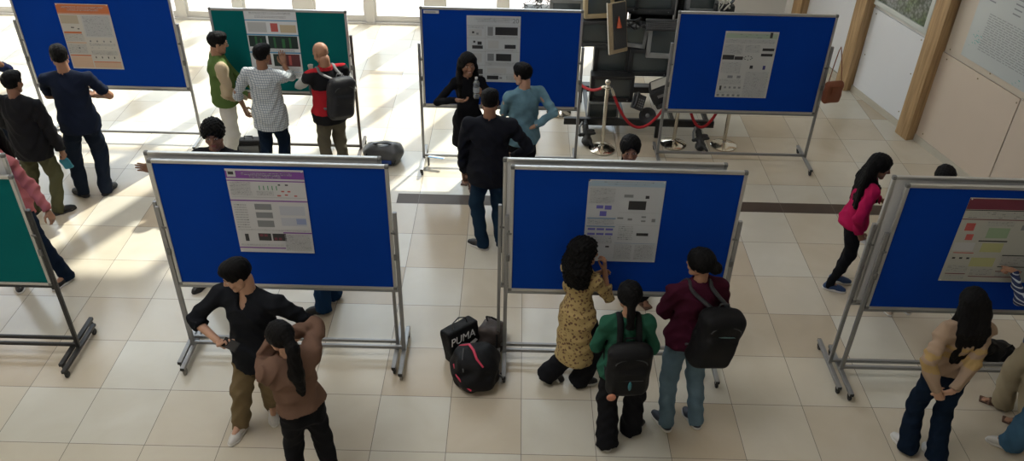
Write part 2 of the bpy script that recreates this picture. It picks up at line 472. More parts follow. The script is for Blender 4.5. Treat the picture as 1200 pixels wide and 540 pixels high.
    if hair!='bald':
        a,b_=hairsdf(hair,HC,R3,hs,N,F,Rr,sc,seed=seed); npmesh('hair',[(a,b_,0)],hm,root)
    # ---- clothing
    ph=[rg.uniform(0,6.28) for _ in range(6)]
    def folds(amp):
        return lambda X,Y,Z: amp*1.25*(np.abs(np.sin(Z*24+3*np.sin(X*11+ph[0])+3*np.sin(Y*10+ph[1])+ph[2]))*1.3-.8+np.sin((X*.8+Y)*33+3*np.sin(Z*11+ph[3]))*.55+np.sin((X-Y)*19+Z*21+ph[4])*.4)
    T=top or {}
    if T:
        g=T.get('thick',.014); hemz=T.get('hem',.445)*H; hemr=T.get('hemr',.178)*sc*w; sl=T.get('sleeve','long')
        TF=Field(lo-.02,hi+.02,.0105)
        TF.cone(W1,CH,(.128 if not fem else .118)*sc*w*ws+g,.142*sc*w*ws+g,.05,f=F,q=.74).cone(CH,N-up*.06*sc,.125*sc*w*ws+g,.068*sc+g*.5,.05,f=F,q=.70)
        TF.cone(SH[0]-up*.02,SH[1]-up*.02,.048*sc+g*.6,.048*sc+g*.6,.05)
        for i in (0,1): TF.cone(N-up*.006*sc,SH[i]+up*.012*sc,.037*sc+g*.7,.036*sc+g*.6,.045)
        TF.cone(Pv,W1,.158*sc*w+g,(.134 if not fem else .122)*sc*w*ws+g,.05,f=F,q=.78)
        if T.get('hem',.445)<.50:
            TF.cone(Pv,V(Pv[0],Pv[1],hemz-.03)+V(*T.get('hemoff',(0,0,0))),.158*sc*w+g,hemr,.05,f=F,q=.80)
        sr=T.get('sr',.0)
        for i in (0,1):
            a,b_,c=SH[i],EL[i],WR[i]
            if sl=='long': 
                TF.cone(a,b_,.047*sc*w**.4*ws+g*.6+sr,.039*sc+g*.6+sr,.025); TF.cone(b_,c-nrm(c-b_)*.012,.038*sc+g*.6+sr,.029*sc+g*.6+sr*.7,.012,flat=True)
            elif sl=='short':
                m=a+(b_-a)*.78; TF.cone(a,m,.049*sc*w**.4*ws+g*.8,.048*sc+g,.025,flat=True)
            elif sl=='roll':
                m=b_+(c-b_)*.30; TF.cone(a,b_,.052*sc*w*ws+g*.6,.040*sc+g*.6,.025); TF.cone(b_,m,.040*sc+g*.6,.038*sc+g*.8,.012,flat=True)
                m0=b_+(c-b_)*.14; TF.cone(m0,m,.043*sc+g,.042*sc+g,.004,flat=True)
            elif sl=='cap':
                m=a+(b_-a)*.55; TF.cone(a,m,.054*sc*w*ws+g,.050*sc+g,.025,flat=True)
            elif sl=='mid':
                m=b_+(c-b_)*.45; TF.cone(a,b_,.052*sc*w*ws+g*.6,.040*sc+g*.6,.025); TF.cone(b_,m,.040*sc+g*.6,.038*sc+g*.7,.012,flat=True)
        TF.disp(folds(T.get('fold',.005)))
        cr=T.get('collar',.03)
        if cr>0: TF.cone(N-up*.03*sc,N+up*cr*sc,nr+.020,nr+.015,.01,flat=True)
        TF.carve_cone(N-up*.02*sc,N+up*.12*sc,nr+.006,nr+.007,.004)
        if T.get('vneck'):
            p=N+F*(nr+.02)+up*.0; TF.carve_ell(p+V(0,0,-.03),(Rr,F,U),(.030*sc,.05*sc,.065*sc),.005)
        TF.plane((0,0,hemz),(0,0,-1))
        if T.get('open'):   # open jacket front
            pass
        fn=T.get('paint'); ctx=dict(N=N,P=Pv,W=W1,F=F,R=Rr,SH=SH,EL=EL,WR=WR,H=H,sc=sc,up=up)
        ml=T['mat'] if isinstance(T['mat'],(list,tuple)) else [T['mat']]
        fobj(T.get('name','shirt'),TF,ml,root,(lambda c: fn(c,ctx)) if fn else 0)
    Bt=bottom or {}
    if Bt:
        g=.012; st=Bt.get('style','straight')
        kr,ar={'slim':(.056,.043),'straight':(.066,.062),'wide':(.078,.098),'cargo':(.074,.066),'flare':(.064,.090)}[st]
        LF=Field(lo-.02,hi+.02,.011)
        LF.cone(Pv+V(0,0,.10*sc)+ln*.12,Pv-V(0,0,.01),.105*sc*w*ws**.5+g*.5,.128*sc*w+g*.5,.04,f=F,q=.76)
        hem=Bt.get('hem',.028)
        for i in (0,1):
            a=AN[i]; dn=nrm(AN[i]-KN[i]); end=a+dn*max(0,(a[2]-hem)*1.)
            LF.cone(HP[i]+V(0,0,.02),KN[i],.080*sc*w+g*.7,kr*sc+g*.6,.03); LF.cone(KN[i],end,kr*sc+g*.6,ar*sc,.025,flat=True)
        LF.disp(folds(Bt.get('fold',.005)))
        topz=Pv[2]+.10*sc
        ml=Bt['mat'] if isinstance(Bt['mat'],(list,tuple)) else [Bt['mat']]
        fobj(Bt.get('name','trousers'),LF,ml,root)
    if shoe:
        for i in (0,1):
            a=AN[i]; fd=FD[i]; sd=V(fd[1],-fd[0],0); z0=(feet[i][3] if len(feet[i])>3 else 0)
            tilt=math.radians(heelup[i]) if heelup and heelup[i] else 0
            b0=V(a[0],a[1],z0)
            f3=nrm(fd*math.cos(tilt)-U*math.sin(tilt)); u3=nrm(U*math.cos(tilt)+fd*math.sin(tilt))
            if tilt: b0=V(a[0],a[1],0)+V(0,0,a[2]-.075*sc)
            Q=lambda x,y,z: V(b0+(sd*x+f3*y+u3*z)*sc)
            if shoe.get('style')=='sandal':
                S=Field(V(b0-.3),V(b0+.3),.006)
                S.box(Q(0,.055,.010),(sd,f3,u3),(.044*sc,.130*sc,.010*sc),.009,.0); S.cone(Q(-.045,.10,.015),Q(0,.10,.055),.008,.008,.01).cone(Q(.045,.10,.015),Q(0,.10,.055),.008,.008,.01)
                fobj('sandal',S,shoe['mat'],root); continue
            S=Field(V(b0-.3*sc),V(b0+.3*sc),.0065)
            S.cone(Q(0,-.030,.035),Q(0,.02,.050),.037*sc,.036*sc,.02).cone(Q(0,.02,.055),Q(0,.12,.030),.036*sc,.034*sc,.03).cone(Q(-.008 if i else .008,.10,.025),Q(0,.155,.022),.040*sc,.030*sc,.02)
            S.cone(Q(0,-.005,.03),Q(0,-.008,.095),.037*sc,.036*sc,.02,flat=True)
            S.plane(Q(0,0,.018),tuple(-u3))
            so=fobj('shoe',S,shoe['mat'],root)
            S2=Field(V(b0-.3*sc),V(b0+.3*sc),.0065)
            S2.cone(Q(0,-.030,.015),Q(0,.04,.015),.041*sc,.041*sc,.02).cone(Q(0,.04,.015),Q(-.004 if i else .004,.12,.015),.041*sc,.044*sc,.02).cone(Q(0,.12,.015),Q(0,.160,.015),.040*sc,.030*sc,.02)
            S2.plane(Q(0,0,.022),tuple(u3)); S2.plane(Q(0,0,-.001),tuple(-u3))
            fobj('sole',S2,shoe.get('sole',SOLE_W),so)
    if glasses:
        g=MB()
        for sx in (-1,1):
            ring=[HPf(sx*.031+.021*math.cos(a*PI/8),.100,.002+.016*math.sin(a*PI/8)) for a in range(17)]
            g.tube([Vector(map(float,p)) for p in ring],.0022*1.3,6)
            g.tube([Vector(map(float,HPf(sx*.052,.100,.008))),Vector(map(float,HPf(sx*.082,.0,.008)))],.0022,6)
        g.tube([Vector(map(float,HPf(-.010,.102,.005))),Vector(map(float,HPf(.010,.102,.005)))],.002,6)
        g.build('glasses',glasses if not isinstance(glasses,bool) else mat('glasses_black',(.02,.02,.02),.3),root)
    return dict(root=root,B=B,N=N,F=F,R=Rr,up=up,P=Pv,W=W1,C=CH,SH=SH,EL=EL,WR=WR,HD=HD,H=H,sc=sc,HC=HC,HPf=HPf)

# ------------------------------------------------------------------ surfaces of the place
def floor_material():
    m,N,L,b=node_mat('floor_tiles')
    tc=N.new('ShaderNodeTexCoord'); sp=N.new('ShaderNodeSeparateXYZ'); L.new(tc.outputs['Object'],sp.inputs[0])
    def mth(op,a,b_=None,c=None):
        n=N.new('ShaderNodeMath'); n.operation=op
        for i,x in enumerate((a,b_,c)):
            if x is None: continue
            if isinstance(x,(int,float)): n.inputs[i].default_value=x
            else: L.new(x,n.inputs[i])
        return n.outputs[0]
    x=mth('DIVIDE',sp.outputs[0],.6); y=mth('DIVIDE',sp.outputs[1],.6)
    fx=mth('FRACT',x); fy=mth('FRACT',y)
    ex=mth('MINIMUM',fx,mth('SUBTRACT',1,fx)); ey=mth('MINIMUM',fy,mth('SUBTRACT',1,fy))
    e=mth('MINIMUM',ex,ey); grout=mth('LESS_THAN',e,.0042)
    cb=N.new('ShaderNodeCombineXYZ'); L.new(mth('FLOOR',x),cb.inputs[0]); L.new(mth('FLOOR',y),cb.inputs[1])
    wn=N.new('ShaderNodeTexWhiteNoise'); L.new(cb.outputs[0],wn.inputs['Vector'])
    rp=N.new('ShaderNodeValToRGB'); L.new(wn.outputs['Value'],rp.inputs[0])
    rp.color_ramp.interpolation='CONSTANT'
    cols=[(0,(.60,.55,.45)),(.28,(.57,.505,.40)),(.5,(.61,.585,.505)),(.72,(.53,.455,.35)),(.86,(.60,.565,.48))]
    rp.color_ramp.elements[0].color=(*cols[0][1],1)
    rp.color_ramp.elements[1].position=cols[1][0]; rp.color_ramp.elements[1].color=(*cols[1][1],1)
    for p,c in cols[2:]:
        e_=rp.color_ramp.elements.new(p); e_.color=(*c,1)
    n=N.new('ShaderNodeTexNoise'); n.inputs['Scale'].default_value=2.2; n.inputs['Detail'].default_value=8; n.inputs['Distortion'].default_value=.6
    off=N.new('ShaderNodeVectorMath'); off.operation='MULTIPLY_ADD'; L.new(wn.outputs['Color'],off.inputs[0]); off.inputs[1].default_value=(9,9,9); L.new(tc.outputs['Object'],off.inputs[2])
    L.new(off.outputs[0],n.inputs['Vector'])
    mx=N.new('ShaderNodeMix'); mx.data_type='RGBA'; mx.blend_type='MULTIPLY'; mx.inputs[0].default_value=.8
    rp2=N.new('ShaderNodeValToRGB'); L.new(n.outputs['Fac'],rp2.inputs[0])
    rp2.color_ramp.elements[0].position=.2; rp2.color_ramp.elements[0].color=(.84,.81,.76,1); rp2.color_ramp.elements[1].position=.85; rp2.color_ramp.elements[1].color=(1,1,1,1)
    L.new(rp.outputs[0],mx.inputs[6]); L.new(rp2.outputs[0],mx.inputs[7])
    # brown inlaid band
    band=mth('MULTIPLY',mth('MULTIPLY',mth('GREATER_THAN',sp.outputs[1],3.595),mth('LESS_THAN',sp.outputs[1],3.805)),mth('GREATER_THAN',sp.outputs[0],2.75))
    m2=N.new('ShaderNodeMix'); m2.data_type='RGBA'; L.new(band,m2.inputs[0]); L.new(mx.outputs[2],m2.inputs[6]); 
    bn=N.new('ShaderNodeMix'); bn.data_type='RGBA'; bn.inputs[6].default_value=(.045,.030,.022,1); bn.inputs[7].default_value=(.10,.072,.052,1); L.new(n.outputs['Fac'],bn.inputs[0]); L.new(bn.outputs[2],m2.inputs[7])
    m3=N.new('ShaderNodeMix'); m3.data_type='RGBA'; L.new(grout,m3.inputs[0]); L.new(m2.outputs[2],m3.inputs[6]); m3.inputs[7].default_value=(.16,.14,.12,1)
    L.new(m3.outputs[2],b.inputs['Base Color'])
    rr=mth('ADD',mth('MAXIMUM',mth('MULTIPLY',grout,.5),mth('MULTIPLY',band,.35)),mth('ADD',.17,mth('MULTIPLY',n.outputs['Fac'],.03))); L.new(rr,b.inputs['Roughness'])
    b.inputs['Specular IOR Level'].default_value=.38
    return m
FLOOR=floor_material()
ALU=mat('frame_aluminium',(.50,.50,.49),.38,.85,var=.06,vscale=30)
ALU_P=mat('stand_grey_metal',(.27,.27,.27),.42,.6,var=.1,vscale=20)
DARKM=mat('stand_black_metal',(.028,.028,.028),.4,.3)
CAST=mat('caster_black_rubber',(.015,.015,.015),.6)
CASTG=mat('caster_grey',(.22,.20,.18),.6)
BLUE=mat('blue_felt',(.0012,.042,.31),.92,bump=.35,bscale=420,var=.10,vscale=2.5,spec=.1)
GREEN=mat('green_felt',(.002,.125,.125),.92,bump=.35,bscale=420,var=.10,vscale=2.5,spec=.1)
BACKW=mat('board_back_white',(.62,.62,.62),.5)
PLASTIC_G=mat('corner_cap_grey',(.14,.14,.135),.5)

def board(label, x0, x1, y, z0, z1, felt, sgn=-1, post=ALU_P, cast=CAST, dpost=.032, ztop=1.57, footlen=.62, lean=0., group='wheeled display boards', casters=True, caster_mix=False):
    """wheeled pin board, felt facing sgn*y"""
    cx=(x0+x1)/2; root=empty('display_board',(cx,y,0),0,label,'display board',group)
    w=x1-x0; h=z1-z0; hw=w/2; fr=.028; th=.030
    p=MB().box((0,0,(z0+z1)/2),(w-fr,.016,h-fr)); p.box((0,-sgn*.0088,(z0+z1)/2),(w-fr*1.4,.0012,h-fr*1.4),1); p.build('felt_panel',[felt,BACKW],root)
    f=MB()
    f.box((0,0,z0+fr/2),(w-.03,th,fr),bev=.004); f.box((0,0,z1-fr/2),(w-.03,th,fr),bev=.004)
    for s in (-1,1): f.box((s*(hw-fr/2),0,(z0+z1)/2),(fr,th,h-.03),bev=.004)
    fo=f.build('frame',ALU,root)
    for s in (-1,1):
        for z in (z0,z1):
            MB().box((s*(hw-.014),0,z+(.014 if z==z0 else -.014)),(.034,th+.005,.034),bev=.010).build('corner_cap',PLASTIC_G,fo)
    for s in (-1,1):
        px=s*(hw+dpost/2+.006)
        MB().box((px,0,(ztop+.09)/2),(dpost,.028,ztop-.09),bev=.003).build('post',post,root)
        k=MB(); Mx=Matrix.Translation((s*(hw+.002),0,(z0+z1)/2-.02))@Matrix.Rotation(PI/2,4,'Y')
        k.lathe([(.0,-.02),(.018,-.02),(.018,.02),(.0,.02)],14,M=Mx)
        k.build('pivot',PLASTIC_G,root)
        MB().box((s*(hw+.010),sgn*.022,z0+.35),(.030,.014,.06),bev=.004).build('latch',PLASTIC_G,root)
        ft=MB().box((px,0,.085),(.038,footlen,.030),bev=.004).build('foot',post,root)
        for e in (-1,1):
            MB().box((px,e*footlen/2,.085),(.034,.006,.028)).build('end_plug',CAST,ft)
            c=MB(); cy=e*(footlen/2-.035)
            Mw=Matrix.Translation((px+.004,cy,.031))@Matrix.Rotation(PI/2,4,'Y')
            c.lathe([(0,-.011),(.026,-.011),(.030,-.006),(.030,.006),(.026,.011),(0,.011)],18,M=Mw)
            c.box((px,cy,.052),(.032,.034,.034),bev=.006)
            c.lathe([(.009,.05),(.009,.072)],8,c=(px,cy,0))
            c.build('caster',CASTG if (caster_mix and e==-1) else cast,ft)
    MB().box((0,0,.125),(w+.02,.024,.030),bev=.003).build('crossbar',post,root)
    MB().box((0,sgn*.0,z0-.014),(w+.01,.026,.024),bev=.003).build('lower_rail',post,root)
    return root

G_FRONT='boards of the front row'
board('front left blue board with the purple-headed poster pinned on it',1.285,3.125,1.07,.79,2.005,BLUE,caster_mix=True,group='blue display boards')
board('board standing back to back behind the front left blue board, felt turned away',1.235,3.06,1.145,.79,2.03,BLUE,sgn=1,dpost=.028,group='display boards turned away from the camera')
board('front middle blue board with the pale blue headed poster behind three people',4.065,5.875,1.07,.81,2.03,BLUE,group='blue display boards')
board('board back to back behind the front middle blue board, felt turned away',4.005,5.73,1.145,.81,2.05,BLUE,sgn=1,dpost=.028,ztop=1.62,group='display boards turned away from the camera')
board('front right blue board with the maroon-headed poster, its left side near the crimson sweater',7.045,8.88,.96,.80,2.02,BLUE,group='blue display boards')
board('board back to back behind the front right blue board, edge showing on its left',6.965,8.80,1.04,.80,2.04,BLUE,sgn=1,dpost=.030,ztop=1.60,group='display boards turned away from the camera')
board('green board with black stand cut by the left edge of the photo',-1.56,.245,1.0,.80,1.87,GREEN,post=DARKM,ztop=1.55,group='green display boards')
board('board behind the left edge green board, only its pale corner showing above',-1.62,.185,1.085,.80,2.01,BLUE,sgn=1,post=DARKM,ztop=1.50,group='display boards turned away from the camera')
board('back row blue board with the orange-headed poster, leftmost of its row',-1.76,.10,4.9,.735,1.955,BLUE,group='blue display boards')
board('back row green board with the poster of dark pictures',.60,2.16,4.68,.83,1.86,GREEN,post=mat('stand_brown_metal',(.10,.085,.075),.4,.5),group='green display boards')
board('back row blue board behind the person in black holding a bottle',3.005,4.815,4.5,.80,2.00,BLUE,group='blue display boards')
board('back row blue board with green-headed poster and brown bag hung on it',5.90,7.70,4.72,.70,1.94,BLUE,ztop=1.56,group='blue display boards')

# ------------------------------------------------------------------ posters
PAPER=mat('poster_paper',(.56,.57,.57),.55); 
INK=mat('ink_grey',(.34,.35,.36),.6); INKD=mat('ink_dark',(.03,.03,.032),.5); INKM=mat('ink_mid',(.20,.21,.22),.6)
def ink(n,c): return mat('ink_'+n,c,.55)
def poster(label, x0,x1,z0,z1,y, rects, cols, group='research posters', seed=0, lines=(), paper=None, skew=0.):
    """rects: (u0,v0,u1,v1,colour) with v measured down from the top; lines: (u0,v0,u1,v1,pitch) blocks of tiny print"""
    rg=random.Random(seed); w=x1-x0;h=z1-z0
    pal=[paper or PAPER,INK,INKD,INKM]+cols
    m=MB(); X=lambda u: (u-.5)*w; Z=lambda v: h-v*h
    nx,nz=8,8
    for i in range(nx):
        for j in range(nz):
            pass
    m.box((0,-.0008,h/2),(w,.0016,h))
    def rect(u0,v0,u1,v1,c,e):
        yy=-.0018-e; m.quad([(X(u0),yy,Z(v1)),(X(u1),yy,Z(v1)),(X(u1),yy,Z(v0)),(X(u0),yy,Z(v0))],c)
    for k,(u0,v0,u1,v1,c) in enumerate(rects): rect(u0,v0,u1,v1,c,.0002+.00002*k)
    for (u0,v0,u1,v1,pt) in lines:
        v=v0
        while v<v1:
            u=u0
            while u<u1-.01:
                l=rg.uniform(.012,.045); e=min(u+l,u1); rect(u,v,e,v+pt*.42,1 if rg.random()<.8 else 3,.0009); u=e+.006
            v+=pt
    o=m.build('poster',pal,loc=((x0+x1)/2,y,z0)); tag(o,label,'poster',group)
    for s in (-1,1):
        for zz in (0.012,h-.012):
            MB().lathe([(.0,-.0035),(.006,-.0035),(.004,.0005),(0,.0005)],10,M=Matrix.Translation((s*(w/2-.014),-.002,zz))@Matrix.Rotation(-PI/2,4,'X')).build('push_pin',mat('pin_white',(.6,.6,.6),.3),o)
    return o
Ef=.0107
ORG=ink('orange',(.52,.15,.05)); TAN=ink('tan',(.42,.36,.27)); PINKT=ink('pale_orange',(.55,.38,.27)); GRY=ink('pale_grey',(.46,.47,.47))
poster('orange-headed research poster on the leftmost back board',-1.245,-.635,.98,1.785,4.888,
 [(0,0.01,1,.14,4),(0,.145,1,.155,4),(.02,.17,.36,.30,5),(.02,.42,.36,.45,4),(.02,.58,.40,.60,6),(.02,.78,.42,.80,4),(.02,.81,.42,.98,6),(.44,.90,.97,.98,6),(.44,.88,.97,.895,4),(.42,.17,.97,.5,7),(.18,.35,.24,.365,2),(.30,.37,.34,.385,2),(.22,.66,.25,.685,2)]
 +[(.47+.13*i,.55,.50+.13*i,.575,3) for i in range(4)]+[(.47+.13*i,.66,.50+.13*i,.67,1) for i in range(4)]+[(.50+.12*i,.80,.52+.12*i,.83,2) for i in range(4)],[ORG,TAN,PINKT,GRY],
 lines=[(.1,.04,.9,.06,.016),(.2,.08,.8,.10,.016),(.02,.46,.38,.56,.014),(.02,.62,.38,.76,.014),(.45,.18,.95,.48,.014),(.45,.6,.95,.64,.014),(.45,.71,.95,.77,.014)],seed=1,paper=mat('poster_cream',(.52,.50,.45),.55))
SKY=ink('sky_blue',(.10,.30,.50)); BLK=ink('black_green',(.012,.03,.025)); RED=ink('red',(.48,.10,.09)); GRNG=ink('green_glow',(.03,.14,.05)); BRN=ink('brown_red',(.12,.03,.035)); YEL=ink('sand',(.50,.42,.28))
poster('poster of dark fluorescence pictures on the back green board',.995,1.585,1.02,1.865,4.668,
 [(0,.155,1,.17,4),(.48,.20,.62,.32,6),(.66,.22,.97,.33,9),(.04,.19,.40,.33,10),(0,.355,1,.375,4),(.02,.38,.36,.54,5),(.40,.38,.97,.56,5),(.14,.39,.18,.52,7),(.24,.42,.27,.53,7),(.50,.40,.54,.55,7),(.66,.42,.72,.55,7),(.80,.40,.84,.55,7),(0,.61,1,.63,4),(.45,.64,.66,.82,5),(.68,.64,.97,.82,8),(.75,.66,.80,.80,6),(.12,.64,.40,.80,8),(0,.90,1,.905,4)],[SKY,BLK,RED,GRNG,BRN,YEL,GRY],
 lines=[(.1,.05,.9,.08,.018),(.2,.10,.8,.13,.018),(.05,.57,.9,.6,.014),(.05,.84,.95,.89,.014),(.05,.91,.95,.98,.014)],seed=2,paper=mat('poster_white',(.66,.68,.69),.55))
p20=poster('grey and black figure poster marked 20 on the middle back board',3.525,4.125,1.125,1.915,4.488,
 [(0,.14,1,.145,1),(0,.33,1,.335,1),(0,.53,1,.535,1),(0,.74,1,.745,1),(.34,.14,.345,1,1),(.53,.16,.95,.28,2),(.39,.16,.49,.29,3),(.71,.42,.92,.48,2),(.10,.44,.30,.49,2),(.12,.37,.16,.40,2),(.20,.38,.28,.43,2),(.40,.36,.60,.48,4),(.55,.56,.84,.67,2),(.39,.56,.51,.67,3),(.38,.78,.75,.86,4),(.38,.90,.60,.96,2),(.62,.92,.67,.95,3),(.20,.80,.30,.88,2),(.20,.90,.30,.95,2),(.04,.56,.28,.70,4),(.04,.20,.28,.30,4),(.10,.23,.14,.26,2),(.18,.25,.22,.28,3)],[GRY],
 lines=[(.15,.03,.85,.05,.018),(.2,.065,.8,.09,.018),(.03,.15,.32,.18,.014),(.36,.30,.95,.32,.012),(.36,.50,.95,.52,.012),(.36,.69,.95,.73,.012),(.36,.87,.95,.89,.012),(.75,.90,.95,.97,.014)],seed=3,paper=mat('poster_pale_blue_grey',(.50,.53,.55),.55))
def text_mesh(name,body,size,m,parent=None,loc=(0,0,0),rot=(PI/2,0,0),extr=.0006,label=None,shear=0,mat4=None):
    cu=bpy.data.curves.new(name,'FONT'); cu.body=body; cu.size=size; cu.extrude=extr; cu.align_x='CENTER'; cu.align_y='CENTER'; cu.shear=shear
    t=bpy.data.objects.new(name,cu); COL.objects.link(t)
    dg=bpy.context.evaluated_depsgraph_get(); me=bpy.data.meshes.new_from_object(t.evaluated_get(dg)); bpy.data.objects.remove(t)
    me.materials.clear(); me.materials.append(m); o=bpy.data.objects.new(name,me); link(o,parent)
    if mat4 is not None: o.matrix_local=mat4
    else: o.location=loc; o.rotation_euler=rot
    return o
text_mesh('poster_number','20',.075,INKM,p20,(.245,-.003,.735))
LGRN=ink('pale_green',(.36,.44,.33)); 
poster('green-headed poster on the back right blue board',6.465,7.075,.90,1.725,4.708,
 [(.02,.03,.98,.10,4),(.84,.01,.89,.09,2),(.02,.35,.24,.42,2),(.25,.37,.41,.42,2),(.75,.24,.97,.28,2),(.74,.32,.96,.36,2),(.57,.50,.63,.55,2),(.82,.50,.87,.56,5),(.18,.66,.28,.70,3),(.36,.66,.43,.70,3),(.06,.82,.10,.89,2),(.15,.83,.19,.86,3),(.24,.83,.28,.86,3),(.33,.83,.38,.86,3),(.42,.83,.47,.86,3)]
 +[(.03+.1*i,.95,.08+.1*i,.985,3) for i in range(5)]+[(.44+.075*math.cos(a*PI/4)+.055,.385+.028*math.sin(a*PI/4),.465+.075*math.cos(a*PI/4)+.055,.395+.028*math.sin(a*PI/4),2) for a in range(8)],[LGRN,ink('indigo',(.03,.03,.16))],
 lines=[(.2,.045,.8,.06,.016),(.3,.07,.7,.09,.016),(.03,.12,.95,.17,.014),(.03,.20,.38,.33,.014),(.42,.20,.70,.31,.014),(.03,.46,.40,.62,.014),(.52,.60,.96,.98,.014),(.03,.72,.46,.80,.014),(.03,.90,.46,.93,.014)],seed=4,paper=mat('poster_grey_white',(.47,.48,.46),.55))
PUR=ink('purple',(.20,.06,.30)); 
p5=poster('purple-headed poster on the front left blue board',1.865,2.47,1.155,1.945,1.058,
 [(0,.02,1,.105,4),(.02,.005,.13,.09,0),(.035,.03,.105,.065,2),(0,.125,1,.138,4),(0,.355,1,.370,4),(.62,.74,1,.755,4),(0,.935,.62,.95,4),(.10,.77,.15,.86,2),(.28,.76,.45,.85,2),(.47,.76,.65,.85,2),(.30,.40,.52,.47,3),(.30,.50,.52,.57,3),(.30,.60,.52,.68,3),(.62,.42,.95,.53,5),(.62,.56,.95,.66,5),(.82,.57,.95,.64,6),(.03,.32,.98,.325,1),(.68,.24,.72,.255,7),(.76,.24,.80,.255,7),(.72,.28,.76,.295,7),(.62,.29,.67,.305,7),(.84,.29,.88,.305,7),(.74,.165,.78,.18,2),(.65,.165,.68,.18,2)]
 +[(.40+.055*i,.185,.412+.055*i,.185+.05,8) for i in range(5)]+[(.30+.058*i,.77,.345+.058*i,.80,9) for i in range(2)]+[(.49+.058*i,.81,.53+.058*i,.84,9) for i in range(2)],[PUR,ink('lilac_grey',(.42,.44,.50)),ink('blue_grey',(.25,.30,.48)),RED,ink('green',(.06,.25,.12)),ink('wine',(.16,.03,.05))],
 lines=[(.2,.04,.85,.06,.018),(.3,.07,.7,.09,.018),(.03,.15,.30,.30,.013),(.36,.25,.58,.30,.014),(.03,.41,.2,.69,.03),(.03,.71,.98,.73,.011),(.63,.77,.97,.97,.012),(.03,.90,.60,.92,.012)],seed=5,paper=mat('poster_white_b',(.52,.52,.53),.55))
VIO=ink('violet',(.13,.12,.42)); LBL=ink('pale_blue',(.33,.43,.53)); MBL=ink('slate_blue',(.16,.25,.38))
poster('pale blue headed poster with violet boxes on the front middle board',4.665,5.26,1.15,1.93,1.058,
 [(0,.01,1,.075,4),(.0,.0,.02,.02,2),(.13,.30,.22,.34,5),(.24,.30,.33,.35,5),(.18,.37,.27,.43,5),(.02,.45,.40,.465,6),(.02,.55,.40,.565,6),(.04,.58,.14,.605,5),(.16,.58,.26,.605,5),(.28,.58,.38,.605,5),(.04,.64,.14,.665,5),(.16,.64,.26,.665,5),(.28,.64,.38,.665,5),(.55,.24,.78,.345,2),(.48,.165,.60,.20,3),(.76,.175,.81,.21,2),(.42,.38,.97,.383,1),(.42,.44,.50,.46,3),(.56,.45,.62,.475,3),(.74,.42,.80,.44,3),(.74,.47,.80,.49,3),(.88,.45,.93,.49,3),(.42,.53,.97,.533,1),(.70,.63,.86,.665,2),(.42,.76,.97,.765,6),(.30,.80,.35,.82,2)],[LBL,VIO,MBL],
 lines=[(.2,.02,.85,.035,.016),(.25,.045,.8,.06,.016),(.03,.10,.36,.28,.013),(.03,.47,.38,.53,.013),(.03,.68,.38,.78,.02),(.42,.78,.66,.97,.012),(.70,.78,.96,.97,.012),(.45,.55,.65,.72,.02)],seed=6,paper=mat('poster_white_c',(.46,.48,.50),.55))
MRN=ink('maroon',(.15,.025,.045)); SAND=ink('straw',(.42,.42,.20)); PGR=ink('leaf_pale',(.28,.38,.24))
poster('maroon-headed poster with yellow boxes on the front right board',7.555,8.36,1.12,1.92,.948,
 [(0,.01,1,.13,4),(0,.135,1,.145,2),(0,.24,1,.25,4),(.06,.29,.15,.38,6),(.10,.42,.17,.49,6),(.29,.34,.50,.46,7),(.24,.49,.52,.505,2),(.29,.52,.50,.63,5),(.24,.70,.48,.81,5),(.04,.64,.24,.65,6),(.53,.66,.80,.672,2),(.53,.80,.80,.812,2),(.53,.86,.80,.87,4),(.60,.30,.67,.36,3),(.72,.29,.78,.35,3),(.70,.49,.75,.54,2),(.78,.49,.83,.54,2),(.73,.57,.78,.61,2),(.05,.70,.08,.72,2),(.12,.70,.15,.72,2),(.19,.70,.22,.72,2),(.04,.90,.24,.91,4),(.28,.93,.80,.94,4),(.86,.29,.97,.44,5),(.86,.50,.97,.60,3),(.02,.52,.22,.62,8)],[MRN,SAND,RED,PGR,GRY],
 lines=[(.05,.16,.95,.22,.02),(.26,.27,.52,.32,.013),(.04,.80,.24,.89,.013),(.28,.84,.50,.91,.013),(.54,.68,.80,.79,.013),(.54,.88,.80,.92,.013),(.04,.93,.24,.98,.013),(.84,.64,.97,.92,.013)],seed=7,paper=mat('poster_white_d',(.42,.42,.37),.55))
o=MB().box((0,0,0),(.17,.0012,.035)).quad([(-.07,-.001,-.010),(.05,-.001,-.010),(.05,-.001,.008),(-.07,-.001,.008)],1).build('paper_label',[PAPER,INK],loc=(3.135,4.484,1.945)); tag(o,'small paper strip label at top left corner of the middle back board','label')

# ------------------------------------------------------------------ building shell
WHITE=mat('wall_white_paint',(.76,.74,.70),.7,var=.03,vscale=3); WPANEL=mat('wall_panel_white',(.72,.73,.75),.35,var=.03,vscale=2,spec=.5)
BEIGE=mat('wall_panel_beige',(.60,.50,.405),.45,var=.04,vscale=2); SKIRT=mat('skirting_cream',(.50,.46,.38),.5)
FRAMEW=mat('door_frame_white',(.62,.60,.57),.4)
WOOD,Nn,Ll,bb=node_mat('pillar_wood')
_tc=Nn.new('ShaderNodeTexCoord'); _mp=Nn.new('ShaderNodeMapping'); _mp.inputs['Scale'].default_value=(14,14,.8); Ll.new(_tc.outputs['Object'],_mp.inputs[0])
_nz=Nn.new('ShaderNodeTexNoise'); _nz.inputs['Scale'].default_value=2.5; _nz.inputs['Detail'].default_value=6; Ll.new(_mp.outputs[0],_nz.inputs['Vector'])
_cr=Nn.new('ShaderNodeValToRGB'); _cr.color_ramp.elements[0].position=.35; _cr.color_ramp.elements[0].color=(.33,.20,.09,1); _cr.color_ramp.elements[1].position=.65; _cr.color_ramp.elements[1].color=(.50,.33,.165,1)
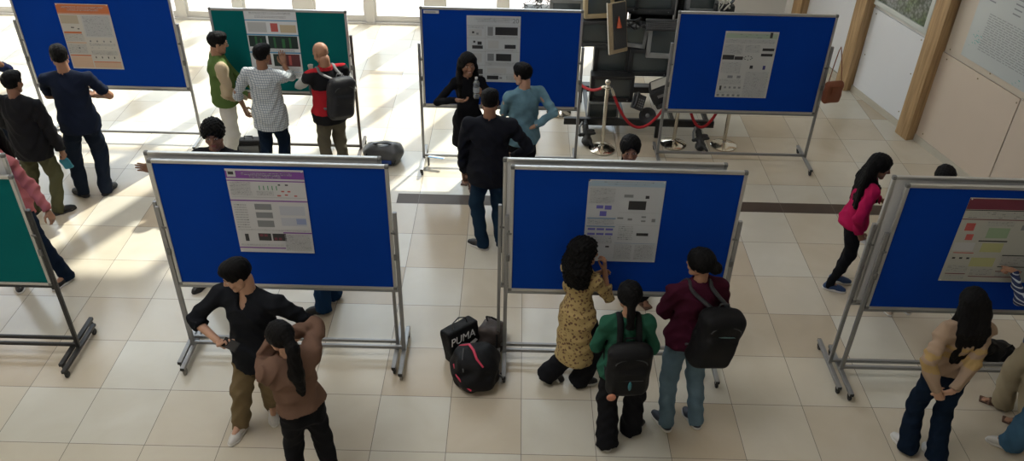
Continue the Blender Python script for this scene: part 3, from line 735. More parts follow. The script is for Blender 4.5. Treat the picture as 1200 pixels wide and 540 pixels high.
Ll.new(_nz.outputs['Fac'],_cr.inputs[0]); Ll.new(_cr.outputs[0],bb.inputs['Base Color']); bb.inputs['Roughness'].default_value=.5

YB=9.12; ZG=8.6; ZC=9.6; XL=-7.0; YF=-7.5
struct(MB().box((3,1-.2,-.05),(22,16.8,.1)).build('floor',FLOOR))
PAVE=mat('paving_outside',(.62,.54,.52),.8,var=.08,vscale=1.5)
struct(MB().box((0,21.3,-.10),(60,24,.1)).build('ground',PAVE))
wd=V(.25,-1,0)/math.hypot(.25,1); wn_=V(-1,-.25,0)/math.hypot(.25,1); W0=V(9.345,5.72,0)
WM=Matrix(((wd[0],-wn_[0],0,W0[0]),(wd[1],-wn_[1],0,W0[1]),(0,0,1,0),(0,0,0,1)))   # local x along the wall towards the camera, y into the wall
def wobj(mb,name,mats,parent=None):
    o=mb.build(name,mats,parent); o.matrix_world=WM; return o
struct(wobj(MB().box((4.9,.15,ZC/2),(17,.30,ZC)),'wall_right',WHITE))
struct(wobj(MB().box((.95,-.012,.62),(1.35,.020,1.24)).box((3.9,-.012,.62),(4.5,.02,1.24)),'trim_1',BEIGE))
struct(wobj(MB().box((3.15,-.012,2.446),(5.7,.020,2.384)),'trim_2',mat('wall_panel_beige_upper',(.54,.47,.38),.45)))
struct(wobj(MB().box((-.62,-.012,.66),(1.22,.020,1.2)).box((-.62,-.012,2.5),(1.22,.020,2.3)),'trim_3',WPANEL))
struct(wobj(MB().box((-2.16,-.012,1.9),(1.42,.020,3.6)),'trim_4',WPANEL))
struct(wobj(MB().box((2.0,-.02,.045),(11,.03,.09)),'baseboard_right',SKIRT))
for x in (-2.90,-1.36,.16):
    t=wobj(MB().box((x,-.075,ZC/2),(.24,.15,ZC),bev=.006),'wooden_pillar',WOOD)
    tag(t,{-2.90:'wooden pillar at the far end of the right wall, rising behind the green-poster board',-1.36:'middle wooden pillar on the right wall beside the hanging brown bag',.16:'nearest wooden pillar on the right wall between white and beige panels'}[x],'pillar','wooden pillars on the right wall')
sc_=MB()
for (x,z) in ((.38,1.18),(.95,1.18),(1.6,1.18),(.38,1.31),(1.1,1.31),(-.15,1.22),(-.15,.75),(-.15,.2),(-1.15,1.2),(-1.15,.6),(.40,.15)):
    sc_.lathe([(0,-.004),(.011,-.004),(.009,.002),(0,.002)],10,M=Matrix.Translation((x,-.024,z))@Matrix.Rotation(PI/2,4,'X'))
struct(wobj(sc_,'trim_5',mat('screw_brass',(.25,.2,.12),.4,.8)))
# framed picture on the wall
FOL,Nn,Ll,bb=node_mat('foliage_print')
_tc=Nn.new('ShaderNodeTexCoord'); _nz=Nn.new('ShaderNodeTexVoronoi'); _nz.inputs['Scale'].default_value=26; Ll.new(_tc.outputs['Object'],_nz.inputs['Vector'])
_n2=Nn.new('ShaderNodeTexNoise'); _n2.inputs['Scale'].default_value=4; Ll.new(_tc.outputs['Object'],_n2.inputs['Vector'])
_cr=Nn.new('ShaderNodeValToRGB'); _cr.color_ramp.elements[0].color=(.30,.32,.30,1); _cr.color_ramp.elements[1].color=(.06,.075,.05,1); _cr.color_ramp.elements[1].position=.75
_cr2=Nn.new('ShaderNodeValToRGB'); _cr2.color_ramp.elements[0].position=.45; _cr2.color_ramp.elements[0].color=(1,1,1,1); _cr2.color_ramp.elements[1].position=.6; _cr2.color_ramp.elements[1].color=(.55,.75,.35,1)
_m=Nn.new('ShaderNodeMix'); _m.data_type='RGBA'; _m.blend_type='MULTIPLY'; _m.inputs[0].default_value=1
Ll.new(_nz.outputs['Distance'],_cr.inputs[0]); Ll.new(_n2.outputs['Fac'],_cr2.inputs[0]); Ll.new(_cr.outputs[0],_m.inputs[6]); Ll.new(_cr2.outputs[0],_m.inputs[7]); Ll.new(_m.outputs[2],bb.inputs['Base Color']); bb.inputs['Roughness'].default_value=.15
fp=empty('framed_picture',(0,0,0),0,'white-framed picture of grey green foliage between two wooden pillars','picture'); fp.matrix_world=WM@Matrix.Translation((-.62,-.05,1.33))
fr=MB()
for (c,d) in (((0,0,.035),(1.14,.05,.07)),((0,0,1.165),(1.14,.05,.07)),((-.535,0,.6),(.07,.05,1.1)),((.535,0,.6),(.07,.05,1.1))): fr.box(c,d,bev=.004)
fr.build('frame',mat('picture_frame_white',(.55,.57,.53),.4),fp)
MB().box((0,.005,.6),(1.02,.02,1.08)).build('print',FOL,fp)
MB().box((0,-.012,.6),(1.02,.004,1.08)).build('mount_edge',mat('glass_sheen',(.05,.05,.05),.1),fp) if False else None
# large printed notice
LINE=ink('line_grey',(.27,.28,.28)); TEAL=ink('teal_wash',(.10,.33,.30)); NOTE=mat('notice_white',(.47,.50,.49),.2)
nb=MB(); nb.box((0,0,.6),(2.3,.006,1.2)); rg=random.Random(3)
def nrect(u0,z0,u1,z1,c,e=.0035): nb.quad([(u0,-e,z0),(u1,-e,z0),(u1,-e,z1),(u0,-e,z1)],c)
for i in range(17):
    z=.16+.0265*i
    u=-.93+(.02 if i%6==5 else 0); end=1.05 if i%6 else .4
    while u<end:
        l=rg.uniform(.03,.11); nrect(u,z,min(u+l,end),z+.011,1); u+=l+.015
for i in range(4): nrect(-1.0,.72+.055*i,-.90,.735+.055*i,2); nrect(-.62,.70+.055*i,-.50,.715+.055*i,2)
for i in range(60):
    cx,cz=rg.choice([(-1.0,.27),(-1.02,.2),(-.85,.98),(-.6,1.05),(-.2,.03),(.1,.06),(.5,1.0)]); a=cx+rg.gauss(0,.06); b_=cz+rg.gauss(0,.035)
    if not(-1.12<a<1.1 and .02<b_<1.16): continue
    l=rg.uniform(.01,.045); w_=rg.uniform(.004,.012); nb.quad([(a,-.0036,b_),(a+l,-.0036,b_-l*.3),(a+l,-.0036,b_-l*.3+w_),(a,-.0036,b_+w_)],3)
no=nb.build('printed_notice',[NOTE,LINE,INKM,TEAL]); no.matrix_world=WM@Matrix.Translation((.58+1.15,-.028,1.33)); tag(no,'large white notice with lines of print and teal splashes on the right wall','notice')

# glazed doors at the back
GLASS=bpy.data.materials.new('door_glass'); GLASS.use_nodes=True; n_=GLASS.node_tree; n_.nodes.clear()
_o=n_.nodes.new('ShaderNodeOutputMaterial'); _mx=n_.nodes.new('ShaderNodeMixShader'); _t=n_.nodes.new('ShaderNodeBsdfTransparent'); _g=n_.nodes.new('ShaderNodeBsdfGlossy'); _g.inputs['Roughness'].default_value=.02
_t.inputs[0].default_value=(.94,.96,.95,1); 
_mx.inputs[0].default_value=.06; n_.links.new(_t.outputs[0],_mx.inputs[1]); n_.links.new(_g.outputs[0],_mx.inputs[2]); n_.links.new(_mx.outputs[0],_o.inputs[0])
# uprights: (centre x, width)
ups=[(-6.3,.20),(-5.1,.14),(-3.9,.20),(-2.75,.14),(-1.52,.14),(-.56,.15),(.53,.32),(1.63,.14),(2.72,.30),(3.85,.14),(4.95,.30),(6.10,.24)]
dn=0
for (a,b_) in zip(ups[:-1],ups[1:]):
    dn+=1
    x0=a[0]+a[1]/2; x1=b_[0]-b_[1]/2; w_=x1-x0; cx=(x0+x1)/2
    d=empty('door_%d'%dn,(cx,YB,0)); struct(d)
    MB().box((0,0,.065),(w_,.05,.13),bev=.006).box((0,0,2.40),(w_,.05,.09)).box((0,0,5.4),(w_,.05,.09)).box((0,0,ZG-.05),(w_,.05,.1)).box((-w_/2+.02,0,ZG/2),(.04,.045,ZG)).box((w_/2-.02,0,ZG/2),(.04,.045,ZG)).build('door_frame',FRAMEW,d)
    MB().box((0,0,ZG/2),(w_-.04,.008,ZG-.12)).build('glass_pane',GLASS,d)
    MB().tube([(w_/2-.10,-.06,.95),(w_/2-.10,-.06,1.35)],.012,10).box((w_/2-.10,-.035,.97),(.02,.05,.02)).box((w_/2-.10,-.035,1.33),(.02,.05,.02)).build('door_handle',ALU,d)
up_=MB()
for (x,w_) in ups: up_.box((x,YB,ZG/2),(w_,.12,ZG))
up_.box((-.1,YB,.012),(12.6,.16,.024))
struct(up_.build('trim_6',FRAMEW))
struct(MB().box((.9,YB+.1,(ZG+ZC)/2),(17,.3,ZC-ZG)).box((8.3,YB+.1,ZG/2),(4.3,.3,ZG)).build('wall_back',WHITE))
struct(MB().box((XL-.1,.8,ZC/2),(.2,16.8,ZC)).build('wall_left',WHITE))
struct(MB().box((3,YF-.1,ZC/2),(22,.2,ZC)).build('wall_front',mat('wall_front_stone',(.55,.52,.47),.8)))
SX0,SX1,SY0,SY1=-1.8,2.6,-3.4,.4  # extent of an unseen ceiling opening, added to brighten the front of the hall
struct(MB().box((3,(SY1+9.4)/2,ZC+.1),(22,9.4-SY1,.2)).box((3,(SY0-7.6)/2,ZC+.1),(22,SY0+7.6,.2)).box(((SX0-8)/2,(SY0+SY1)/2,ZC+.1),(SX0+8,SY1-SY0,.2)).box(((SX1+14)/2,(SY0+SY1)/2,ZC+.1),(14-SX1,SY1-SY0,.2)).build('ceiling',WHITE))

# ------------------------------------------------------------------ rope barrier
CHROME=mat('polished_steel',(.62,.58,.50),.13,1.); ROPE=mat('red_velvet_rope',(.42,.012,.02),.75,bump=.4,bscale=200)
posts=[]
def stanchion(x,y,label):
    r=empty('rope_stanchion',(x,y,0),0,label,'barrier post','rope barrier posts')
    b=MB().lathe([(0,0),(.165,0),(.170,.008),(.168,.018),(.12,.040),(.06,.056),(.034,.064),(.030,.075),(0,.075)],36).build('base',CHROME,r)
    MB().lathe([(0,.07),(.024,.07),(.024,.84),(.030,.845),(.030,.875),(.024,.88),(.020,.90),(0,.90)],20).build('pole',CHROME,r)
    MB().lathe([(0,.895),(.018,.895),(.020,.905),(.030,.915),(.036,.932),(.036,.946),(.028,.962),(.012,.970),(0,.971)],20).build('finial',CHROME,r)
    MB().tube([(.033*math.cos(a*PI/8)*1.3,.033*1.3*math.sin(a*PI/8),.862) for a in range(17)],.005,6).build('hook_ring',CHROME,r)
    posts.append((x,y)); return r
def rope(a,b,sag,label):
    r=empty('barrier_rope',(a[0],a[1],0),0,label,'rope','red barrier ropes')
    A=Vector((0,0,.862)); B=Vector((b[0]-a[0],b[1]-a[1],.862)); d=(B-A).normalized()
    A=A+d*.05; B=B-d*.05
    pts=[A.lerp(B,i/20)-Vector((0,0,sag*4*(i/20)*(1-i/20))) for i in range(21)]
    MB().tube(pts[1:-1],.018,12).build('velvet_rope',ROPE,r)
    for p,q in ((pts[0],pts[1]),(pts[-1],pts[-2])): MB().tube([p,p.lerp(q,.5),q],[.008,.020,.021],12).build('end_cap',CHROME,r)
stanchion(5.21,4.97,'steel barrier post with ball top, standing between the two back blue boards')
stanchion(6.15,5.14,'steel barrier post, left of the two seen below the green-headed poster board')
stanchion(6.80,5.14,'steel barrier post, right of the two seen below the green-headed poster board')
stanchion(4.69,5.96,'steel barrier post whose base shows behind the person in denim shirt')
stanchion(4.72,7.6,'steel barrier post far behind, hidden by the middle back board')
stanchion(6.9,7.6,'steel barrier post far behind the pile of old monitors')
P_=posts
rope(P_[0],P_[1],.58,'red rope sagging deeply in front of the monitor pile')
rope(P_[1],P_[2],.60,'red rope hanging in a loop below the green-headed poster board')
rope(P_[0],P_[3],.22,'red rope running back behind the middle back board')
rope(P_[3],P_[4],.22,'red rope along the left side of the monitor pile')
rope(P_[4],P_[5],.30,'red rope stretched far behind the monitor pile')
rope(P_[2],P_[5],.30,'red rope on the right side behind the green-headed poster board')

# ------------------------------------------------------------------ pile of old computers
CB=mat('crt_black_plastic',(.020,.021,.023),.45,bump=.1,bscale=300); CG=mat('crt_grey_plastic',(.20,.205,.205),.5); CBE=mat('crt_beige_plastic',(.36,.28,.16),.5); CS=mat('crt_silver_plastic',(.26,.26,.25),.4)
CW=mat('crt_white_plastic',(.50,.48,.42),.5); SCRN=mat('crt_glass',(.050,.062,.062),.18,spec=.7); KEY=mat('keycap_black',(.035,.037,.04),.5); CDG=mat('crt_charcoal',(.04,.042,.044),.5)
def crt(c,w,h,dp,case,bezel,label,rot=(0,0,0),scr=SCRN,frame=.13,group='old monitors in the pile'):
    r=empty('crt_monitor',c,0,label,'monitor',group,rot=rot)
    m=MB(); f0=.05
    # bezel ring
    fb=min(w,h)*frame
    for (a,b_) in (((0,0,h/2-fb/2),(w,f0,fb)),((0,0,-h/2+fb*.65),(w,f0,fb*1.3)),((-w/2+fb/2,0,0),(fb,f0,h-fb)),((w/2-fb/2,0,0),(fb,f0,h-fb))): m.box(a,b_,bev=.006)
    m.build('bezel',bezel,r)
    # tapered case
    vs=[];fs=[]
    rings=[(0.0,1,1,0),(.10,1,1,0),(dp*.45,.93,.93,0),(dp*.62,.72,.70,-.02),(dp,.55,.50,-.03)]
    for (y,sx,sz,oz) in rings:
        for (i,k) in ((-1,-1),(1,-1),(1,1),(-1,1)): vs.append((i*w/2*sx,y+.02,k*h/2*sz+oz*h))
    n=len(rings)
    for q in range(n-1):
        for k in range(4): fs.append((q*4+k,q*4+(k+1)%4,(q+1)*4+(k+1)%4,(q+1)*4+k))
    fs.append((0,1,2,3)); fs.append(tuple((n-1)*4+k for k in (3,2,1,0)))
    cs=MB().add(vs,fs)
    for k in range(7): cs.box((0,dp*.50+.02,h*.47*.8-k*.0-.001),(w*.6,.004,.004)) if k==0 else None
    for k in range(8): cs.box((w*.48-.0,.12+.02*k,0),(.006,.006,h*.6))
    cs.build('casing',case,r)
    sw=w-2*fb; sh=h-2.3*fb; g=MB(); nx=8; vs=[];fs=[]
    for i in range(nx+1):
        for k in range(nx+1):
            u=i/nx*2-1; v=k/nx*2-1; vs.append((u*sw/2*1.02,-.012+.018*(u*u+v*v)/2*1.2,v*sh/2*1.02+fb*.15))
    for i in range(nx):
        for k in range(nx): fs.append((i*(nx+1)+k,(i+1)*(nx+1)+k,(i+1)*(nx+1)+k+1,i*(nx+1)+k+1))
    g.add(vs,fs,0,True).build('screen',scr,r)
    MB().lathe([(0,0),(.008,0),(.007,.006),(0,.006)],12,M=Matrix.Translation((w/2-fb*1.5,-.025,-h/2+fb*.6))@Matrix.Rotation(PI/2,4,'X')).build('power_button',CG,r)
    return r
T=math.radians
crt((5.10,5.72,1.63),.37,.33,.38,CBE,CBE,'beige monitor at the top left of the pile',rot=(T(-8),T(-2),T(6)))
crt((5.09,5.68,1.27),.42,.34,.40,CDG,CDG,'charcoal monitor right under the beige one',rot=(0,0,T(3)))
crt((5.53,5.66,1.27),.40,.30,.38,CDG,CG,'dark monitor with pale green-grey screen right of the leaning tan panel',rot=(T(-4),T(5),T(-6)),scr=mat('crt_glass_pale',(.07,.085,.075),.2,spec=.7))
crt((5.98,5.58,1.22),.50,.42,.40,CDG,CS,'silver-framed monitor at the right, half hidden by the back right board',rot=(T(-3),0,T(-2)),frame=.12)
crt((5.31,5.66,.92),.46,.40,.42,CB,CB,'black monitor with white side edge in the middle of the left stack')
crt((5.80,5.62,.92),.54,.36,.42,CB,CB,'wide black monitor with pale left rim, right of the middle stack')
crt((5.33,5.50,.60),.56,.36,.42,CB,CB,'large black monitor directly behind the barrier post top')
crt((5.24,5.46,.26),.40,.33,.40,CW,CG,'grey screened monitor with white sides, lowest in the pile',frame=.07)
crt((5.78,5.85,1.68),.58,.40,.42,CDG,CDG,'large dark monitor at the top of the pile with keyboard in front')
crt((5.45,5.80,1.70),.30,.34,.36,CB,CB,'narrow black monitor behind the leaning tan panel')
crt((6.42,5.92,1.66),.40,.36,.38,CG,CG,'grey monitor peeking over the left part of the green-headed poster board')
crt((4.72,6.05,1.40),.44,.34,.38,CG,CG,'grey monitor showing over the right end of the middle back board')
crt((6.35,5.75,1.20),.5,.4,.4,CB,CB,'black monitor hidden behind the back right board')
crt((6.30,5.70,.72),.5,.4,.4,CB,CB,'black monitor low behind the back right board')
# keyboard
kb=empty('keyboard',(5.88,5.42,1.50),0,'black keyboard lying slanted on the upper right monitors','keyboard',rot=(T(38),0,T(-2)))
MB().box((0,0,0),(.44,.16,.022),bev=.006).build('casing',CB,kb)
ks=MB()
for i in range(15):
    for j in range(5): ks.box((-.20+.0285*i,-.058+.028*j,.014),(.023,.022,.010))
ks.build('keys',KEY,kb)
# open tan panel
pn=empty('open_equipment_panel',(5.36,5.46,1.12),0,'tan panel leaning open beside the beige monitor, with dark inside and orange-red tag','panel',rot=(T(-14),T(4),T(40)))
MB().box((0,0,.30),(.32,.022,.62),bev=.003).build('panel',mat('panel_tan',(.40,.31,.19),.6,bump=.4,bscale=60,var=.2,vscale=20),pn)
MB().box((.03,-.014,.32),(.23,.010,.56)).build('dark_insert',CDG,pn)
MB().bar((-.16,.0,-.0),(-.16,.0,.62),.012,mi=0).bar((.165,.02,0),(.165,.02,.62),.012).build('metal_edge',ALU,pn)
MB().lathe([(0,0),(.035,0),(.004,.14),(0,.14)],14,M=Matrix.Translation((.0,-.035,.30))).build('tag',mat('tag_orange_red',(.55,.09,.03),.5),pn)
# printer tilted, telephone, fan motor
pr_=empty('printer',(6.02,5.42,.62),0,'black printer tipped on its corner next to the big monitor','printer',rot=(T(10),T(-28),T(-8)))
MB().box((0,0,0),(.36,.30,.26),bev=.02).box((0,-.10,.135),(.28,.06,.01)).build('casing',CB,pr_)
MB().box((0,-.165,-.06),(.28,.06,.02),bev=.004).box((-.186,0,.03),(.012,.26,.16),bev=.004).build('paper_tray',CDG,pr_)
MB().box((0,-.152,.06),(.20,.004,.04)).build('control_strip',CG,pr_)
MB().box((.0,.02,.139),(.30,.16,.006)).build('lid',CW,pr_)
ph=empty('desk_telephone',(5.66,5.30,.52),0,'dark desk telephone hanging at the front of the pile','telephone',rot=(T(60),T(25),T(10)))
MB().box((0,0,0),(.17,.20,.05),bev=.015).build('casing',CDG,ph)
MB().tube([(-.06,-.09,.05),(-.06,-.07,.065),(-.06,.07,.065),(-.06,.09,.05)],[.028,.018,.018,.028],12).build('handset',CB,ph)
kk=MB()
for i in range(3):
    for j in range(4): kk.box((-.01+.03*i,-.06+.03*j,.029),(.018,.018,.008))
kk.build('buttons',CG,ph)
fm=empty('loudspeaker_cone',(5.80,5.30,.33),0,'round black loudspeaker driver on the beam','loudspeaker',rot=(T(70),0,T(-10)))
MB().lathe([(0,-.03),(.04,-.03),(.05,-.01),(.095,.03),(.11,.035),(.11,.045),(.09,.045),(.075,.03),(.03,.01),(0,.022)],28).build('cone',CB,fm)
MB().lathe([(0,.01),(.028,.012),(.020,.026),(0,.032)],18).build('dust_cap',CG,fm)
cb=empty('loose_cables',(5.55,5.62,1.46),0,'tangle of black cables between the upper monitors','cables')
for k in range(6):
    a=[RND.uniform(-.12,.16) for _ in range(9)]; MB().tube([(a[0],-.12+a[1]*.3,a[2]*.5),(a[3],-.14,a[4]*.5),(a[5],-.12,a[6]*.5),(a[7],-.08,a[8]*.6)],.012,7).build('cable',CB,cb)
cb2=empty('coiled_cables',(6.68,5.75,1.62),0,'black and white cables over the top edge of the green-headed poster board','cables')
for k in range(7):
    a=[RND.uniform(-.12,.12) for _ in range(9)]; MB().tube([(a[0],a[1]*.3,a[2]),(a[3],-.04,a[4]),(a[5],-.02,a[6]),(a[7],.02,a[8])],.012,7).build('cable',CB if k%3 else CW,cb2)
MB().box((0,.05,-.15),(.24,.1,.34),bev=.01).build('cable_box',CB,cb2)
wb=empty('wire_heap',(4.38,6.25,1.40),0,'heap of tangled dark wires above the middle back board','wires')
wm=MB()
for k in range(46):
    p=Vector((RND.uniform(-.22,.2),RND.uniform(-.1,.1),RND.uniform(-.1,.12))); pts=[p]
    for j in range(4): p=p+Vector((RND.uniform(-.07,.07),RND.uniform(-.04,.04),RND.uniform(-.05,.05))); pts.append(p)
    wm.tube(pts,RND.uniform(.004,.008),5)
wm.build('wires',CDG,wb)
MB().box((0,.05,-.10),(.42,.18,.16),bev=.02).build('wire_tray',CB,wb); MB().box((0,.06,-.79),(.10,.10,1.20)).box((0,.06,-1.385),(.34,.30,.03)).build('stand',DARKM,wb)
for (c,d,l) in (((5.28,6.30,1.55),(.5,.24,1.0),'black computer tower closing the gap behind the beige monitor'),((5.86,6.36,1.50),(.56,.20,1.1),'black computer tower behind the keyboard and large top monitor'),((6.32,6.34,1.5),(.3,.24,.9),'narrow computer tower at the right rear of the pile'),((5.60,6.27,.80),(.8,.24,.36),'flat black computer case lying behind the middle monitors')):
    r=empty('computer_tower',c,0,l,'computer case','computer cases in the pile')
    MB().box((0,0,0),d,bev=.01).build('casing',CB,r); MB().box((0,-d[1]/2-.004,d[2]*.1),(d[0]*.7,.008,d[2]*.5),bev=.003).build('front_plate',CDG,r)
# steel support of the pile
sp=empty('pile_support_frame',(5.6,5.6,0),0,'low black steel frame carrying the pile of old monitors','frame')
MB().box((.10,-.27,.215),(1.95,.06,.09),bev=.004).build('front_beam',DARKM,sp)
MB().box((.20,.72,.215),(1.70,.06,.09),bev=.004).build('rear_beam',DARKM,sp)
for x in (-.55,-.1,.55,1.0): MB().box((x,.22,.20),(.05,.95,.05)).build('cross_member',DARKM,sp)
for (x,y) in ((-.60,.72),(1.0,.72),(.35,-.27)): MB().box((x,y,.09),(.05,.05,.18)).build('leg',DARKM,sp)
MB().bar((-.60,.86,.2),(-.60,.88,2.0),.03).bar((.92,.86,.2),(.92,.88,2.0),.03).bar((-.6,.88,1.0),(.92,.88,1.0),.03).bar((-.6,.88,1.9),(.92,.88,1.9),.03).box((.16,.80,.22),(1.6,.16,.03)).box((.16,.74,1.02),(1.55,.30,.02)).build('rear_rack',DARKM,sp)
def feet_sculpt(x,y,label,rust):
    r=empty('scrap_machine_leg',(x,y,0),0,label,'machine part','machine legs under the pile')
    F=Field((-.25,-.25,-.01),(.25,.35,.34),.007)
    F.ell((0,-.02,.065),EYE3,(.070,.070,.062),.02).cone((.0,.0,.10),(-.02,.12,.20),.045,.040,.02).cone((-.02,.12,.20),(-.01,.24,.24),.026,.022,.02)
    F.cone((-.09,.02,.13),(.09,.02,.16),.024,.020,.01).cone((.03,-.06,.09),(.07,-.11,.05),.022,.018,.01).ell((.05,.06,.17),EYE3,(.05,.03,.03),.01)
    F.plane((0,0,0),(0,0,-1)); F.disp(lambda X,Y,Z: .004*np.sin(X*130)*np.sin(Y*120)*np.sin(Z*110))
    fobj('motor_housing',F,CB,r)
    MB().lathe([(0,-.02),(.05,-.02),(.05,.02),(0,.02)],20,M=Matrix.Translation((0,-.03,.06))@Matrix.Rotation(PI/2,4,'X')).lathe([(0,-.05),(.02,-.05),(.02,.05),(0,.05)],14,M=Matrix.Translation((0,-.03,.06))@Matrix.Rotation(PI/2,4,'X')).build('wheel',rust,r)
    MB().tube([(-.10,.0,.16),(-.10,.06,.22),(-.06,.16,.24)],.014,8).build('hose',CG,r)
feet_sculpt(5.02,5.08,'black motor-like machine foot standing left of the ball-topped barrier post',CB)
feet_sculpt(6.47,5.02,'rusty round machine foot between the two barrier posts under the blue board',mat('rusty_steel',(.09,.045,.03),.7,.3,var=.3,vscale=40))

# ------------------------------------------------------------------ bags and loose things on the floor
NYL=mat('bag_black_nylon',(.006,.006,.007),.6,bump=.3,bscale=260,spec=.18); NYG=mat('bag_grey_nylon',(.06,.064,.072),.30,bump=.3,bscale=200,spec=.6); PINK=mat('bag_pink_strap',(.50,.03,.075),.6)
LEATH=mat('bag_brown_leather',(.19,.055,.022),.45,bump=.2,bscale=90); BLUES=mat('bag_blue_lining',(.02,.06,.25),.6)
def wob(a,s=30,p=0): return lambda X,Y,Z: a*(np.sin(X*s+2*np.sin(Z*s*.6)+p)*np.sin(Y*s*.9+p)+.6*np.sin(Z*s*1.4+X*12+p))
# black bag with pink straps
bg=empty('sports_bag',(3.80,.82,0),T(8),'bulging black bag with pink piping on the floor left of the front middle board','bag')
F=Field((-.32,-.34,-.02),(.34,.34,.50),.010); F.box((0,.0,.16),EYE3,(.19,.16,.165),.10,.0).ell((.03,.02,.22),EYE3,(.17,.15,.14),.05).ell((.0,-.15,.12),EYE3,(.15,.08,.11),.03).ell((-.14,.02,.14),EYE3,(.08,.13,.12),.03); F.plane((0,0,.002),(0,0,-1)); F.disp(wob(.009,30)); fobj('bag_body',F,NYL,bg)
MB().tube([(-.13,.12,.300),(-.05,.07,.352),(-.02,-.02,.366),(-.00,-.10,.335),(.05,-.16,.29)],[.008,.012,.012,.010,.008],8,flat=(1,.6)).build('strap',PINK,bg)
MB().tube([(-.19,-.02,.22),(-.175,-.12,.18),(-.12,-.19,.13),(-.06,-.235,.10)],.008,8).build('piping',PINK,bg)
MB().tube([(-.10,.03,.345),(-.12,-.08,.325),(-.12,-.16,.25)],.006,6).tube([(.10,.08,.33),(.14,-.03,.31),(.15,-.12,.26)],.006,6).build('zip',CDG,bg)
MB().tube([(.19,-.08,.11),(.225,-.11,.10),(.24,-.08,.085),(.215,-.04,.09)],.009,8).build('handle',CDG,bg)
# black printed carrier box
bx=empty('printed_shoe_bag',(3.68,1.12,0),T(38),'black carrier with white lettering standing behind the black and pink bag','bag',rot=(T(-14),T(0),T(40)))
F=Field((-.2,-.2,-.02),(.2,.2,.38),.009); F.box((0,0,.16),EYE3,(.165,.075,.16),.02,0); F.disp(wob(.003,34)); fobj('bag_body',F,NYL,bx)
text_mesh('lettering','PUMA',.10,mat('print_white',(.68,.68,.68),.5),bx,(-.03,-.083,.225),(PI/2,0,0),.0015,shear=.2)
MB().add([(-.02,-.082,.10),(.04,-.082,.15),(.10,-.082,.165),(.12,-.082,.14),(.07,-.082,.12),(.05,-.082,.07),(.03,-.082,.11)],[(0,1,6),(1,2,3,4),(1,4,6),(4,5,6)]).build('white_mark',MATS['print_white'],bx)
MB().tube([(-.08,-.02,.31),(-.07,-.02,.37),(.0,-.02,.40),(.07,-.02,.37),(.08,-.02,.31)],.006,6).build('handle',CDG,bx)
# brown-black rucksack leaning on the post
rk=empty('rucksack',(3.93,1.22,0),T(-20),'dark brown rucksack with loose straps leaning on the left post of the front middle board','bag')
F=Field((-.22,-.22,-.02),(.22,.22,.42),.010); F.box((0,0,.15),EYE3,(.11,.10,.15),.06,0).ell((-.02,-.09,.12),EYE3,(.08,.05,.08),.03); F.plane((0,0,.002),(0,0,-1)); F.disp(wob(.006,34,1)); fobj('bag_body',F,mat('bag_brown_nylon',(.035,.025,.022),.6,bump=.3),rk)
MB().tube([(-.05,.02,.29),(-.06,.0,.36),(0,-.02,.385),(.06,0,.35),(.05,.02,.29)],.010,7,flat=(1,.5)).tube([(.08,-.09,.27),(.10,-.14,.18),(.07,-.13,.06)],.010,7,flat=(1,.5)).build('strap',NYL,rk)
MB().box((-.03,-.145,.13),(.09,.012,.09),bev=.004).build('pocket_flap',CG,rk)
# duffel by green board
df=empty('duffel_bag',(2.46,4.56,0),T(-4),'glossy dark grey duffel bag on the floor by the right foot of the green board','bag')
F=Field((-.30,-.22,-.02),(.32,.22,.34),.010); F.cone((-.12,0,.12),(.14,.01,.13),.115,.125,.02).box((0.01,0,.10),EYE3,(.20,.12,.10),.05,.04); F.plane((0,0,.002),(0,0,-1)); F.disp(wob(.008,28,2)); fobj('bag_body',F,NYG,df)
MB().tube([(-.16,-.12,.15),(-.19,-.15,.07),(-.15,-.16,.02),(-.02,-.17,.012),(.1,-.16,.03),(.17,-.15,.02),(.19,-.12,.08)],.010,7,flat=(1,.5)).build('strap',NYL,df)
MB().tube([(-.10,-.03,.235),(-.02,-.05,.265),(.08,-.04,.262),(.14,-.02,.24)],.009,7).build('handle',NYL,df)
MB().box((.08,-.135,.05),(.12,.02,.05),bev=.008).build('blue_pocket',BLUES,df)
MB().tube([(-.17,.0,.235),(.0,.02,.252),(.2,.02,.25)],.004,6).build('zip',CDG,df)
# bag between legs under green board
b3=empty('laptop_bag',(.80,4.66,0),T(5),'flat black laptop bag on the floor between the varsity jacket and check shirt people','bag')
F=Field((-.2,-.16,-.02),(.2,.16,.3),.010); F.box((0,0,.10),EYE3,(.16,.07,.10),.03,0); F.disp(wob(.003,30,2)); fobj('bag_body',F,NYL,b3)
MB().box((0,-.075,.09),(.24,.02,.10),bev=.01).build('front_pocket',NYG,b3)
MB().tube([(-.05,0,.19),(-.05,0,.235),(.05,0,.235),(.05,0,.19)],.007,7).build('handle',NYL,b3)
# bag pile under right board
b4=empty('slouched_backpack',(8.50,1.26,0),T(10),'dark slouched backpack with cables on the floor under the front right board','bag')
F=Field((-.26,-.2,-.02),(.26,.2,.3),.010); F.ell((0,0,.08),EYE3,(.20,.12,.09),.03).ell((-.08,0,.13),EYE3,(.09,.09,.08),.03); F.plane((0,0,.002),(0,0,-1)); F.disp(wob(.010,44,2)); fobj('bag_body',F,NYL,b4)
MB().tube([(-.15,-.05,.15),(-.10,-.06,.24),(-.03,-.04,.20),(.04,-.05,.12),(.12,-.06,.19),(.17,-.02,.10)],.009,7).build('strap',NYL,b4)
